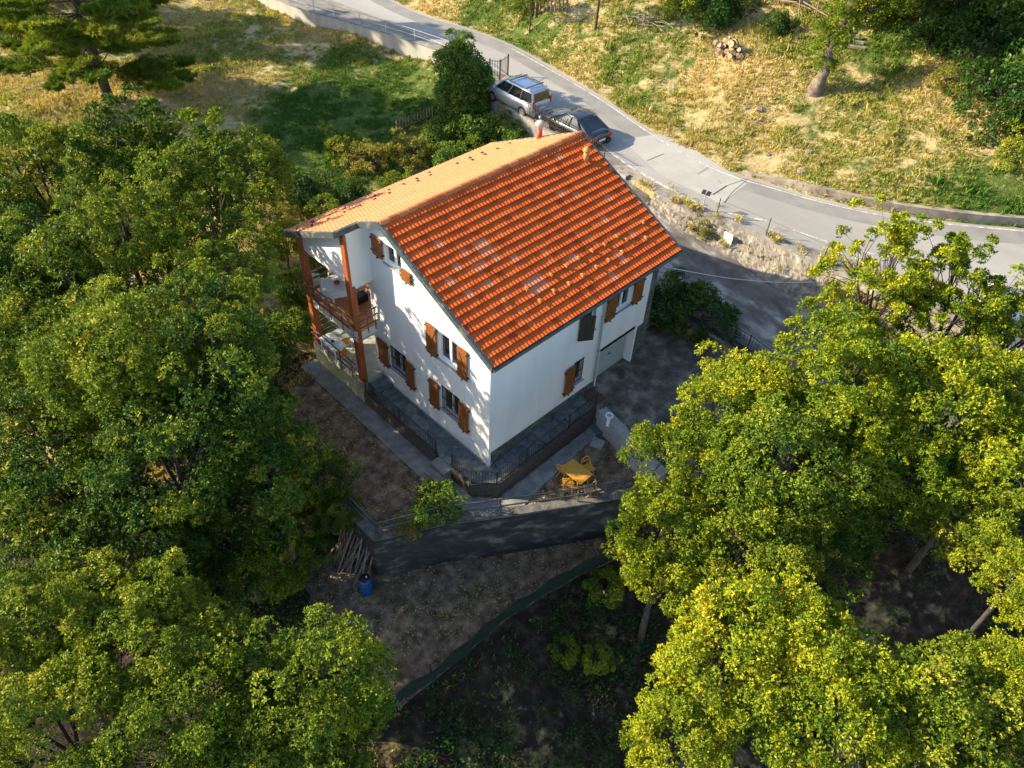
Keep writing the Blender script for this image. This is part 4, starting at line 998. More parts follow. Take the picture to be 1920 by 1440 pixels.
T = [
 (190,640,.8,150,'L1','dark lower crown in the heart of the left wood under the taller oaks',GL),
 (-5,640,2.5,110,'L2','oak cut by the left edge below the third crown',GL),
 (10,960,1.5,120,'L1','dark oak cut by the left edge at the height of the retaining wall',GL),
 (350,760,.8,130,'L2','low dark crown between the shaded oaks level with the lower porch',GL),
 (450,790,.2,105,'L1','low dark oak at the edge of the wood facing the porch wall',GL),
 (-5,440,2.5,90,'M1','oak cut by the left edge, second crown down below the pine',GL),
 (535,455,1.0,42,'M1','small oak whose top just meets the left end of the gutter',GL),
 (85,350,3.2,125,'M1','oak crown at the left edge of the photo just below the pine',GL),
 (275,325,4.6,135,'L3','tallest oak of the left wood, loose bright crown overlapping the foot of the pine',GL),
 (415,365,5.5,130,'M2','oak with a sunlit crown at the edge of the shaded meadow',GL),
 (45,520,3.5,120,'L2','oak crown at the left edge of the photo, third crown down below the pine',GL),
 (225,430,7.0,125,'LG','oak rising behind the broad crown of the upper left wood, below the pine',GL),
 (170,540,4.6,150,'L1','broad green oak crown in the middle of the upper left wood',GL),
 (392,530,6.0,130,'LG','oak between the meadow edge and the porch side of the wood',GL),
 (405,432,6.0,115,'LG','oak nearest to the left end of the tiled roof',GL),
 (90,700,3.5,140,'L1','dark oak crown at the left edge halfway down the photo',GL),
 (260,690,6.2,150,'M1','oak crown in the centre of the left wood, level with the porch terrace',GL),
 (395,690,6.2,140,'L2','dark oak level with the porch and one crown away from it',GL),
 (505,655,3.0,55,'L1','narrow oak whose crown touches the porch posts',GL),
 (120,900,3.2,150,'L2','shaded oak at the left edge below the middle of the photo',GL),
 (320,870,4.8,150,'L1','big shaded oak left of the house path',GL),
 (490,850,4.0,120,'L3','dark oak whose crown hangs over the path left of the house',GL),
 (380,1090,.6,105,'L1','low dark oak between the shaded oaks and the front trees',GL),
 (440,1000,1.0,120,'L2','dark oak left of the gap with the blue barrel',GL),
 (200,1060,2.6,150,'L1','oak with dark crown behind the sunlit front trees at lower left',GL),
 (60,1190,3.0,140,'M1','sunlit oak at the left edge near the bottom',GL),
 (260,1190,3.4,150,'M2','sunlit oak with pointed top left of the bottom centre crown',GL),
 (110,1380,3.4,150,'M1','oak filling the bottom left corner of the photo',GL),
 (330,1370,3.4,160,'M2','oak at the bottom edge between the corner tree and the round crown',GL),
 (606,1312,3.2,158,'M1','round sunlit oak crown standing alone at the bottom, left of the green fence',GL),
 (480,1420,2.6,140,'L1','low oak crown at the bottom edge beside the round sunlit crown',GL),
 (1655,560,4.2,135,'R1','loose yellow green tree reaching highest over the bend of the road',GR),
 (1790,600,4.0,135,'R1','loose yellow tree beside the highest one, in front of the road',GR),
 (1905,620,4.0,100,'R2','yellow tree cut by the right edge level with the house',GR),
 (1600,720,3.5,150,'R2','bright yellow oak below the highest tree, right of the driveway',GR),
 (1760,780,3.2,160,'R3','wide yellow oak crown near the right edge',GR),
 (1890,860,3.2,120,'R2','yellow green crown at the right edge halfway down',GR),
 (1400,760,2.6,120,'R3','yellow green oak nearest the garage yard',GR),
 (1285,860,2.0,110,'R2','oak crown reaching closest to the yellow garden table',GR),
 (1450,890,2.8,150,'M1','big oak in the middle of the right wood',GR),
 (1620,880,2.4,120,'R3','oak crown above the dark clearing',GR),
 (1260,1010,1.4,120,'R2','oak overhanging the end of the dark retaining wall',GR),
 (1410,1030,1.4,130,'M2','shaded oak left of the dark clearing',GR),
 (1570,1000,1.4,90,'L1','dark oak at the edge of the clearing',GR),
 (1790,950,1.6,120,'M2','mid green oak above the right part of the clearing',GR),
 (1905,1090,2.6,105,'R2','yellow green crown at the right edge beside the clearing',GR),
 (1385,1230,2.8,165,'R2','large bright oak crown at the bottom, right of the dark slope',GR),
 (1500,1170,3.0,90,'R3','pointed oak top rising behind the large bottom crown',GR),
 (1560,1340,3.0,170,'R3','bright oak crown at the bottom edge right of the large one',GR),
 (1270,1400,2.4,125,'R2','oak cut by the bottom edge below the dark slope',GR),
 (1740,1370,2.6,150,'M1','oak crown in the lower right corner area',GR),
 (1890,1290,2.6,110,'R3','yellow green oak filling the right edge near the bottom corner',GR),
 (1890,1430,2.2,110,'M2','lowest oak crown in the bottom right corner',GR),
]
for u, v, zc, r_, var, lab, g_ in T: tree(u, v, zc, r_, var, lab, 'oak tree', g_)
# two oaks stand in the undergrowth left of the path
tree(600, 900, -.3, 60, 'L2', 'small dark oak sapling in the shade left of the concrete path', 'oak tree')
tree(575, 1010, -2.0, 50, 'L1', 'dark undergrowth bush left of the bundle of poles', 'shrub', name='shrub')
tree(530, 1075, -2.4, 55, 'L2', 'low dark bush in the shade between the big oaks and the blue barrel', 'shrub', name='shrub')
tree(640, 960, -1.2, 45, 'L1', 'small dark bush at the left end of the dark retaining wall', 'shrub', name='shrub')
# shrubs
shrub(1300, 590, 68, 'S2', 'big dark round shrub behind the garage corner of the house')
shrub(1255, 560, 45, 'S2', 'dark shrub squeezed between the house wall and the big round shrub')
shrub(820, 945, 46, 'S1', 'upright green bush on the dry lawn in front of the house corner', z=-1.34)
shrub(765, 985, 26, 'S3', 'low yellowish bush left of the upright bush above the retaining wall', z=-1.34)
shrub(1135, 1100, 40, 'S4', 'small bush at the upper end of the green netting fence')
shrub(1060, 1220, 32, 'S4', 'left one of two small bushes on the dark slope', z=-5.)
shrub(1120, 1240, 30, 'S4', 'right one of two small bushes on the dark slope', z=-5.)
shrub(1010, 1330, 26, 'S2', 'dark low bush in the middle of the dark slope', z=-5.6)
p = at(866, 190, .6)
tree(868, 165, 1.5, 56, 'COL', 'tall dense column shaped laurel beside the silver car', 'laurel', name='laurel_tree')
for u, v, r_, var, lab in [
 (885,255,48,'S1','leafy laurel bush at the foot of the column shaped laurel'), (945,245,34,'S1','low bush under the iron railing by the dark car'), (825,265,38,'S1','laurel bush between the picket fence and the tall laurel'),
 (962,262,34,'S1','leafy bush hiding the wall below the dark car'), (915,300,34,'S4','light green bush just behind the ridge of the roof'), (760,290,44,'S3','yellow orange bush behind the middle of the roof'), (700,300,42,'S3','yellow green bush beside the field fence'), (640,280,36,'S4','pale green sapling at the edge of the shaded meadow'),
 (850,300,36,'S1','green bush touching the far edge of the roof'), (560,365,44,'S2','dark rounded bush left of the field fence'), (520,400,46,'S3','greyish bush behind the left roof corner'),
 (660,365,30,'S2','dark low bush between the field fence and the roof'), (610,395,34,'S4','green bush close to the left slope of the roof'), (740,345,26,'S4','small green bush right behind the left roof slope'),
 (560,545,44,'S1','leafy green bush seen through the open side of the upper balcony'), (600,500,38,'S4','bush behind the balcony, close to the gutter'), (545,620,40,'S1','dark green bush outside the corner post of the porch'), (575,610,34,'S4','bright green bush beside the lower porch'), 
 (1340,20,50,'S2','green shrub at the top edge above the log pile'), (1290,8,45,'S4','bright green shrub at the top edge left of the log pile'), (1455,50,26,'S2','small green shrub left of the knotty tree'),
 (1860,90,85,'S2','dark bush at the right end of the hilltop'), (1895,190,85,'S2','lower dark bush at the right edge of the hillside'), (1800,20,80,'S2','dark leafy crown at the top edge near the right corner'), (1905,290,40,'S4','small bush at the right edge under the dark bushes'), (1745,75,40,'S2','dark bush between the knotty tree and the dark hilltop bushes'), (1790,150,40,'S3','thin bush at the edge of the hillside shadow'),
 (1620,10,60,'S4','green bush at the top edge beside the knotty tree'), (1720,15,55,'S4','green bush overhanging the hilltop wall'), (985,15,28,'S4','small bush beside the picket gate'),
 (1395,455,16,'S3','dry weed clump growing at the foot of the stone wall'), (1315,435,24,'S3','tall dry weeds growing on the stone wall')]:
    shrub(u, v, r_, var, lab, lift=.5)
# trees at the top edge
def small_trunk(u, v, u2, v2, hgt, label, r=.08):
    p = hit(u, v); root = empty('young_tree', p); tag(root, label, 'tree'); mb = MB()
    q = Vector((random.uniform(-.2,.2), random.uniform(-.2,.2), hgt)); mb.tube([(0,0,-.1), q*.5+Vector((.06,0,0)), q], [r*1.3, r, r*.7], 8, False); mb.build('trunk', M['bark'], root, True)
    me, bm, R0 = CV['S4']; c = bpy.data.objects.new('crown', me); col.objects.link(c); c.parent = root; c.location = q+Vector((0,0,.6)); c.scale = (1.1,1.1,1.1)
small_trunk(1116, 55, 0, 0, 3.2, 'slim young tree on the grass right of the picket gate')
small_trunk(993, 60, 0, 0, 2.2, 'small leafy tree on the grass left of the picket gate', .05)
# pollarded knotty tree
p = hit(1528, 172); root = empty('pollard_tree', p); tag(root, 'knotty old tree with leafy shoots and a pale swollen foot on the dry hillside', 'tree')
mb = MB(); mb.tube([(0,0,-.3),(.05,0,.5),(.3,-.1,1.2),(.5,.1,2.4),(1.0,.0,4.2),(1.8,.2,6.5)], [.58,.38,.27,.24,.22,.17], 12, False)
mb.tube([(.5,.1,2.2),(.2,.5,3.2)], [.16,.08], 8, False); mb.build('trunk', mat('pollard_bark', (.06,.045,.033), (.24,.19,.14), .95, 3, .9, 9), root, True)
for k, (x_, y_, z_, s_) in enumerate([(.35,.1,1.5,.55),(.5,.2,2.7,.85),(.7,.0,3.5,.8),(.95,.1,4.3,.6),(.2,.7,3.3,.5),(2.2,.3,7.4,2.6),(4.4,-.9,7.0,2.4),(1.0,2.2,7.6,2.2)]):
    me, bm, R0 = CV['S4' if k < 5 else 'M1']; c = bpy.data.objects.new('foliage', me); col.objects.link(c); c.parent = root; c.location = (x_,y_,z_); c.scale = (s_ if k < 5 else s_*.36,)*3; c.rotation_euler = (0,0,k*1.3)

def tall_tree(u, v, h, R_, var, label):
    p = hit(u, v); me, bm, R0 = CV[var]; root = empty('oak_tree', p); tag(root, label, 'oak tree'); s_ = R_/R0
    for n__, m__ in (('crown', me), ('branches', bm)):
        c = bpy.data.objects.new(n__, m__); col.objects.link(c); c.parent = root; c.location = (0,0,h); c.scale = (s_,)*3
    mb = MB(); mb.tube([(0,0,-.3),(.1,0,h*.4),(0,0,h-R_*.5)], [.32,.24,.18], 10, False); mb.build('trunk', M['bark'], root, True)
tall_tree(1640, 5, 9.0, 4.0, 'M1', 'large oak at the top edge just right of the knotty tree')
tall_tree(1790, 35, 8.0, 3.6, 'L1', 'dark oak at the top edge near the right corner')
tall_tree(1900, 110, 5.0, 3.6, 'L2', 'dark oak at the right edge of the hilltop')
# pine
def pine(u, v, hgt, rb, label, seed=5, name='pine_tree', k0=.12):
    g = np.random.default_rng(seed); p = hit(u, v); root = empty(name, p); tag(root, label, 'pine tree')
    mb = MB(); mb.tube([(0,0,-.3),(0,0,hgt*.5),(0.1,0,hgt)], [.32,.22,.04], 10, False); tr = mb.build('trunk', M['bark'], root, True)
    P = []; D = []; TT = []; mb = MB(); z = hgt*k0
    while z < hgt*.98:
        f = 1-z/hgt; L0 = rb*(f**.75)*g.uniform(.75,1.15)+.25
        for j in range(7):
            a = g.uniform(0,2*math.pi); L = L0*g.uniform(.7,1.12); dirn = np.array([math.cos(a), math.sin(a), 0]); droop = g.uniform(-.05,.22)
            b0 = np.array([0,0,z]); nseg = 5; pts = [b0+dirn*L*t+np.array([0,0,L*(droop*t-.10*t*t+ .10*t**3)]) for t in np.linspace(0,1,nseg)]
            mb.tube(pts, [.05,.04,.03,.02,.01], 4, False)
            side = np.array([-dirn[1], dirn[0], 0]); nt_ = int(L*11)+4; tb = g.normal(.45,.15)
            for q in range(nt_):
                t = g.uniform(.28,1.); base = b0+dirn*L*t+np.array([0,0,L*(droop*t-.10*t*t+.10*t**3)]); s_ = g.choice([-1,1]); tl = L*.32*(1.1-t)+.22
                td = nrm(side*s_*g.uniform(.5,1.)+dirn*g.uniform(.5,1.1)+np.array([0,0,g.uniform(-.05,.3)])); m_ = 90
                tt = g.uniform(0.1,1,(m_,1)); P.append(base+td*tl*tt+g.normal(0,.03,(m_,3))); D.append(nrm(td*.9+g.normal(0,.5,(m_,3))+np.array([0,0,.25]))); TT.append(tb+g.normal(0,.15,m_))
        z += hgt*.045*g.uniform(.8,1.3)
    P = np.concatenate(P); D = np.concatenate(D); TT = np.concatenate(TT); n_ = len(P)
    me = leaf_object('needles', P, D, nrm(g.normal(size=(n_,3))), g.uniform(.2,.36,n_), np.full(n_,.038), TT, M['needle'], 0)
    o = bpy.data.objects.new('crown', me); col.objects.link(o); o.parent = root; mb.build('branches', M['bark'], root, True)
    return n_
pine(205, 188, 17, 6.8, 'large spreading pine at the top left above the dry meadow')

# grass tufts
def tufts(name, n_, region, seed, hts=(.10,.30), gb=0., label=None, blades=6, clear=None):
    g = np.random.default_rng(seed); us = g.uniform(region[0], region[2], n_); vs = g.uniform(region[1], region[3], n_)
    # scatter on the ground over the seen area
    x0, y0, x1, y1 = region
    X = g.uniform(x0, x1, n_); Y = g.uniform(y0, y1, n_)
    gr, dd = cover(X, Y); nz = vnoise(X, Y, 1.6, 31)*.6+vnoise(X, Y, .6, 32)*.4
    keep = (nz > .36) & ~inpoly(X, Y, ROADP) & ~inpoly(X, Y, DRIVE) & ~inpoly(X, Y, YARD) & ~inpoly(X, Y, HOUSE) & ~inpoly(X, Y, PATH) & ~inpoly(X, Y, [(-1.2,-1),(5.6,-1),(5.6,.5),(9,.5),(9,10),(-1.3,10)])
    if clear is not None: keep &= clear(X, Y)
    X, Y, gr, nz, dd = X[keep], Y[keep], gr[keep], nz[keep], dd[keep]; Z = H(X, Y); k = len(X)
    sz = g.uniform(hts[0], hts[1], k)*(.6+nz)
    C = np.stack([X, Y, Z-.01], -1)
    P = C[:,None]+np.concatenate([g.normal(0,.06,(k,blades,2)), np.zeros((k,blades,1))], -1)*(sz[:,None,None]*5)
    D = nrm(np.concatenate([g.normal(0,.55,(k,blades,2)), np.full((k,blades,1), 1.)], -1)); Ls = (sz[:,None]*g.uniform(.6,1.2,(k,blades))).ravel()
    t = np.clip((gr-.3)*1.5+.27+gb+g.normal(0,.11,k), 0, 1); TT = (t[:,None]+g.normal(0,.1,(k,blades))).ravel()
    P = P.reshape(-1,3); D = D.reshape(-1,3); nn = len(P)
    me = leaf_object(name, P, D, nrm(g.normal(size=(nn,3))), Ls, Ls*.16+.008, TT, M['tuft'], 0)
    o = bpy.data.objects.new(name, me); col.objects.link(o); tag(o, label, 'grass', kind='stuff'); return o
pine(75, 30, 17, 6.5, 'pine at the top left corner standing behind the large spreading pine', seed=6)
tufts('dry_grass', 110000, (19, -14, 62, 42), 21, label='dry straw and green grass tufts covering the sunlit hillside beyond the road', clear=lambda x, y: inpoly(x, y, OUTSIDE) & (zback(x, y) > .12), hts=(.08,.26))
tufts('tussocks', 3500, (19, -14, 62, 42), 25, label='taller ragged grass tussocks and weeds scattered over the sunlit hillside', clear=lambda x, y: inpoly(x, y, OUTSIDE) & (zback(x, y) > .2) & (vnoise(x, y, 2.3, 61) > .5), hts=(.25,.5), gb=.1, blades=14)
tufts('meadow_grass', 110000, (-12, 9, 22, 75), 22, label='dry and green grass growing on the meadow behind the house', gb=.05, clear=lambda x, y: ~inpoly(x, y, OUTSIDE), hts=(.08,.24))
tufts('lawn_weeds', 16000, (-14, -14, 17, 10), 23, label='sparse weeds and grass on the shaded bare ground around the house', hts=(.05,.16), clear=lambda x, y: (vnoise(x, y, 1.1, 33) > .5), gb=.2)

# ------------------------------------------------------------------ cars
def loft(mb, secs):
    n_ = len(secs[0]); b = len(mb.v)
    for s_ in secs: mb.v += [tuple(p) for p in s_]
    for i in range(len(secs)-1):
        for k in range(n_):
            mb.f.append([b+i*n_+k, b+i*n_+(k+1) % n_, b+(i+1)*n_+(k+1) % n_, b+(i+1)*n_+k]); mb.m.append(0); mb.a.append(.5)
    mb.f.append([b+k for k in range(n_)][::-1]); mb.m.append(0); mb.a.append(.5)
    mb.f.append([b+(len(secs)-1)*n_+k for k in range(n_)]); mb.m.append(0); mb.a.append(.5)
def make_car(name, label, paint, prof, gh, W, loc, rz, rack=False, wb=(1.35,-1.3), wr=.32, tall=False, cat='car'):
    """prof: list of (x, half width factor, z bottom, z top); gh: (belt front x, roof front x, roof rear x, belt rear x, belt z, roof z, roof half-width factor)"""
    root = empty(name, loc, rz); tag(root, label, cat); hw = W/2
    def ring(x, f, zb, zt):
        w_ = hw*f; q = [(w_*.86,zb),(w_*.98,zb+.14),(w_,zb+(zt-zb)*.55),(w_*.97,zt-.10),(w_*.88,zt-.02),(w_*.5,zt+.015)]
        return [(x, y, z) for y, z in q]+[(x, -y, z) for y, z in q[::-1]]
    mb = MB(); loft(mb, [ring(*p) for p in prof]); mb.build('body', M[paint], root, True)
    bf, rf, rr, br, zb, zt, rw = gh; wb_ = hw*.93; wt = hw*rw
    N_ = 7; mb = MB(); secs = []
    def gring(x0, x1, w_, z, z2):  # cross section between heights at one station
        return [(x0, w_, z),(x1, wt, z2),(x1, -wt, z2),(x0, -w_, z)]
    # glass body
    B = [(bf, wb_*.86, zb), (bf*.55+rf*.45, wb_*.97, zb), ((bf+br)/2, wb_, zb), (br*.7+bf*.3, wb_*.98, zb), (br, wb_*.86, zb)]
    Tt = [(rf, wt*.93, zt-.04), (rf*.8+rr*.2, wt, zt-.01), ((rf+rr)/2, wt, zt), (rr*.8+rf*.2, wt, zt-.015), (rr, wt*.92, zt-.07)]
    v = [(x, y, z) for x, y, z in B]+[(x, y, z) for x, y, z in Tt]+[(x, -y, z) for x, y, z in B]+[(x, -y, z) for x, y, z in Tt]
    f = []
    for i in range(4): f += [(i, i+1, 5+i+1, 5+i), (10+i, 15+i, 15+i+1, 10+i+1), (5+i, 5+i+1, 15+i+1, 15+i)]
    f += [(0, 5, 15, 10), (4, 14, 19, 9)]
    mb.poly(v, f); mb.build('window_glass', M['carglass'], root)
    # roof skin
    mb = MB(); secs = []
    for i, (x, y, z) in enumerate(Tt):
        y = y+.015; secs.append([(x, y, z-.02),(x, y*.97, z+.03),(x, y*.6, z+.055),(x, 0, z+.065),(x, -y*.6, z+.055),(x, -y*.97, z+.03),(x, -y, z-.02)])
    loft(mb, secs); mb.build('roof', M[paint], root, True)
    mb_p = []
    for s_ in (1, -1):
        prs = [(0, 0, .07), (4, 4, .12 if tall else .16)]
        for i, j, w_ in prs:
            mb = MB(); a = Vector(B[i]); b = Vector(Tt[j]); a.y *= s_; b.y *= s_; mb.bar(a+Vector((0,s_*.012,0)), b+Vector((0,s_*.012,0)), w_, .07); mb.build('pillar', M[paint], root)
        for t in ((.36, .68) if tall else (.46, .80)):
            xa = B[0][0]*(1-t)+B[4][0]*t; xb = Tt[0][0]*(1-t)+Tt[4][0]*t
            mb = MB(); mb.bar((xa, s_*(wb_+.012), zb-.02), (xb, s_*(wt+.012), zt), .07, .04); mb.build('pillar', M[paint], root)
    for x in wb:
        for s_ in (1, -1):
            mb = MB(); mb.tube([(x, s_*(hw-.20), wr), (x, s_*(hw+.01), wr)], wr, 20); w_ = mb.build('wheel', M['tyre'], root)
            mb = MB(); mb.tube([(x, s_*(hw+.011), wr), (x, s_*(hw+.02), wr)], wr*.62, 14); mb.build('rim', M['rim'], w_)
    xr = prof[0][0]; xf = prof[-1][0]
    for s_ in (1, -1):
        mb = MB()
        if tall: mb.box((br-.02, s_*hw*.80, zb-.02), (.09,.13,.42))
        else: mb.box((xr+.05, s_*hw*.72, prof[0][3]-.12), (.14,.34,.14))
        mb.build('tail_lamp', M['redlamp'], root, bevel=.02)
        mb = MB(); mb.box((xf-.10, s_*hw*.70, prof[-1][3]-.10), (.16,.36,.15)); mb.build('headlight', M['clearlamp'], root, bevel=.03)
        mb = MB(); mb.box((bf-.1, s_*(hw+.08), zb+.05), (.12,.18,.13)); mb.build('wing_mirror', M[paint], root, bevel=.03)
    mb = MB(); mb.box((xr-.012, 0, .55 if not tall else .62), (.02,.52,.12)); mb.build('number_plate', M['plate'], root)
    mb = MB(); mb.box((xr+.02, 0, .36), (.16,W*.86,.20)); mb.build('bumper', M['black_pl' if not tall else paint], root, bevel=.04)
    if rack:
        for s_ in (1, -1):
            mb = MB(); mb.tube([(rf-.1, s_*wt*.9, zt+.02), (rf-.2, s_*wt*.9, zt+.10), (rr+.25, s_*wt*.9, zt+.10), (rr+.15, s_*wt*.9, zt+.02)], .022, 6); mb.build('roof_rail', M['black_pl'], root)
        for x in (rf-.55, rr+.55):
            mb = MB(); mb.bar((x, -wt-.02, zt+.14), (x, wt+.02, zt+.14), .05, .03); mb.build('cross_bar', M['black_pl'], root)
    return root
vz = float(zroad(18))+.0
vc = at(978, 172, vz+.95); 
make_car('silver_car', 'silver estate car with roof rails parked behind the dark car by the iron railing', 'silver',
  [(-2.12,.90,.42,.95),(-2.08,.96,.25,1.02),(-1.4,1.,.22,1.02),(0,1.,.20,1.0),(1.1,1.,.22,1.0),(1.7,.96,.24,.90),(2.0,.88,.27,.78),(2.14,.76,.34,.62)],
  (1.22,.55,-1.95,-2.06,.99,1.58,.80), 1.74, (vc.x, vc.y+.3, vz), rad(88), rack=True, tall=True)
dc = at(1071, 226, vz+.75)
make_car('dark_car', 'dark grey saloon car parked on the verge beside the iron railing', 'darkcar',
  [(-2.22,.74,.40,.80),(-2.16,.90,.30,.93),(-1.8,.97,.24,.96),(-1.2,1.,.2,.94),(0,1.,.2,.90),(1.0,1.,.2,.90),(1.6,.96,.22,.82),(2.0,.88,.25,.70),(2.2,.72,.32,.56)],
  (1.02,.15,-1.05,-1.95,.90,1.40,.70), 1.78, (dc.x, dc.y-.25, vz), rad(87))
wc = at(1862, 612, 1.2)
make_car('white_car', 'white car standing half hidden behind the yellow trees at the right edge', 'whitecar',
  [(-2.12,.90,.42,.95),(-2.08,.96,.25,1.02),(-1.4,1.,.22,1.02),(0,1.,.20,1.0),(1.1,1.,.22,1.0),(1.7,.96,.24,.90),(2.0,.88,.27,.78),(2.14,.76,.34,.62)],
  (1.22,.55,-1.95,-2.06,.99,1.58,.80), 1.74, (wc.x, wc.y, Hs(wc.x, wc.y)), rad(20), tall=True)

# ------------------------------------------------------------------ furniture
def slat_chair(loc, rz, label, m='wood_yellow'):
    root = empty('folding_chair', loc, rz); tag(root, label, 'chair', 'folding chairs round the yellow garden table')
    mb = MB()
    for k in range(5): mb.box((0, -.16+k*.08, .44), (.40,.07,.018))
    mb.build('seat', M[m], root)
    mb = MB(); 
    for k in range(9):
        t = math.pi*k/8; mb.tube([(-.19*math.cos(t), .235, .60+.26*math.sin(t)), (-.19*math.cos(t+math.pi/8), .235, .60+.26*math.sin(t+math.pi/8))], .022, 6) if k < 8 else None
    mb.bar((-.19,.235,.62),(.19,.235,.62),.03,.05); mb.build('backrest', M[m], root)
    for s_ in (1, -1):
        mb = MB(); mb.bar((s_*.19,-.20,0),(s_*.19,.235,.62),.03); mb.build('leg', M[m], root)
        mb = MB(); mb.bar((s_*.165,.22,0),(s_*.165,-.18,.44),.03); mb.build('leg', M[m], root)
    return root
gz_ = -1.34
tc_ = at(1081, 884, gz_+.68); root = empty('garden_table', (tc_.x, tc_.y, gz_), rad(90)); tag(root, 'yellow wooden folding table on the bare lawn by the house corner', 'table')
mb = MB()
for k in range(8): mb.box((0, -.315+k*.09, .68), (1.05,.084,.022))
mb.build('table_top', M['wood_yellow'], root)
for x_ in (-.42, .42):
    for y_ in (-.27, .27): mb = MB(); mb.bar((x_, y_, 0), (x_*.7, y_, .66), .035); mb.build('leg', M['wood_yellow'], root)
def chair_at(u, v, face_deg, label, m='wood_yellow'):
    p = at(u, v, gz_+.44); slat_chair((p.x, p.y, gz_), rad(face_deg), label, m)
chair_at(1058, 880, 88, 'yellow folding chair on the house side of the yellow garden table')
chair_at(1103, 877, -15, 'yellow folding chair at the garage end of the yellow garden table')
chair_at(1065, 904, 140, 'yellow folding chair at the near left corner of the yellow garden table')
chair_at(1104, 916, -130, 'tan slatted folding chair nearest to the blue grey railing', 'wood_tan')

def plastic_chair(loc, rz, label):
    root = empty('plastic_chair', loc, rz); tag(root, label, 'chair', 'white plastic chairs on the balcony')
    mb = MB(); mb.box((0,0,.42),(.44,.44,.03)); mb.build('seat', M['white_pl'], root, bevel=.01)
    mb = MB(); n_ = 9; g = []
    for i in range(n_):
        t = math.pi*(-.12+1.24*i/(n_-1)); h = .45+.42*max(0, math.sin(t))**.8; g.append(((.24*math.cos(t), .02+.22*math.sin(t), .43), (.27*math.cos(t), .02+.28*math.sin(t), max(.62, h))))
    for i in range(n_-1): mb.face([g[i][0], g[i+1][0], g[i+1][1], g[i][1]]); 
    o = mb.build('backrest', M['white_pl'], root); md = o.modifiers.new('thick', 'SOLIDIFY'); md.thickness = .025
    for x_ in (-.19,.19):
        for y_ in (-.19,.19): mb = MB(); mb.bar((x_*1.1,y_*1.1,0),(x_,y_,.42),.04); mb.build('leg', M['white_pl'], root)
bz = 2.30
t_ = at(630, 533, bz+.72); root = empty('balcony_table', (t_.x, t_.y, bz)); tag(root, 'round white table with a cloth on the upper balcony', 'table')
mb = MB(); mb.lathe((0,0,.70), [(0,0),(.58,0),(.60,.015),(.58,.03),(0,.03)], 20); mb.build('table_top', M['white_pl'], root)
for k in range(4):
    a = k*math.pi/2+.6; mb = MB(); mb.bar((.42*math.cos(a),.42*math.sin(a),0),(.3*math.cos(a),.3*math.sin(a),.7),.04); mb.build('leg', M['white_pl'], root)
mb = MB(); n_ = 28
for k in range(n_):
    a = 2*math.pi*k/n_; b = 2*math.pi*(k+1)/n_; ra = .64+.03*math.sin(a*7); rb = .64+.03*math.sin(b*7)
    mb.face([(0,0,.742),(.61*math.cos(a),.61*math.sin(a),.742),(.61*math.cos(b),.61*math.sin(b),.742)])
    mb.face([(.61*math.cos(a),.61*math.sin(a),.742),(ra*math.cos(a),ra*math.sin(a),.50),(rb*math.cos(b),rb*math.sin(b),.50),(.61*math.cos(b),.61*math.sin(b),.742)])
tag(mb.build('tablecloth', mat('white_cloth', (.74,.70,.66), (.62,.50,.42), .9, 9, lo=.5, hi=.75), None, loc=(t_.x, t_.y, bz)), 'white patterned cloth draped over the round balcony table', 'tablecloth')
mb = MB(); mb.lathe((0,0,.745), [(0,0),(.10,0),(.14,.05),(.13,.055),(.09,.01),(0,.01)], 14); tag(mb.build('bowl', M['red_clay'], None, True, (t_.x+.05, t_.y, bz)), 'small red bowl on the white balcony tablecloth', 'bowl')
for (u, v, a, lab) in [(597,527,60,'white plastic chair at the far left of the balcony table'),(613,551,150,'white plastic chair on the railing side of the balcony table'),(672,530,-80,'white plastic armchair on the balcony next to the house wall'),(628,508,0,'white plastic chair behind the balcony table')]:
    p = at(u, v, bz+.45); plastic_chair((p.x, p.y, bz), rad(a), lab)
p = at(668, 560, bz+.25)
mb = MB(); mb.box((0,0,.2),(.5,.35,.36)); tag(mb.build('storage_box', M['black_pl'], None, loc=(p.x+.2, p.y, bz), bevel=.02), 'dark box beside the white armchair on the balcony', 'box')
# lower terrace
tz = -.20
p = at(624, 641, tz+.7); root = empty('terrace_table', (p.x, p.y, tz), rad(90)); tag(root, 'white rectangular table on the lower porch terrace', 'table')
mb = MB(); mb.box((0,0,.70),(1.15,.62,.03)); mb.build('table_top', M['white_pl'], root)
for x_ in (-.5,.5):
    for y_ in (-.25,.25): mb = MB(); mb.bar((x_,y_,0),(x_,y_,.69),.04); mb.build('leg', M['white_pl'], root)
mb = MB(); mb.lathe((0,0,.716), [(0,0),(.07,0),(.08,.03),(.06,.03),(.055,.01),(0,.01)], 12); tag(mb.build('ashtray', M['black_pl'], None, True, (p.x, p.y, tz)), 'small dark dish on the white terrace table', 'dish')
for (u, v, lab) in [(648,640,'wooden stool with an orange cushion behind the white terrace table'),(645,662,'wooden stool with an orange cushion at the near end of the white terrace table')]:
    q = at(u, v, tz+.45); root = empty('stool', (q.x, q.y, tz)); tag(root, lab, 'stool')
    mb = MB(); mb.box((0,0,.41),(.42,.42,.03)); mb.build('seat', M['white_pl'], root)
    for x_ in (-.17,.17):
        for y_ in (-.17,.17): mb = MB(); mb.bar((x_,y_,0),(x_,y_,.40),.035); mb.build('leg', M['white_pl'], root)
    mb = MB(); mb.box((0,0,.455),(.38,.38,.055)); mb.build('cushion', M['cushion'], root, bevel=.02)
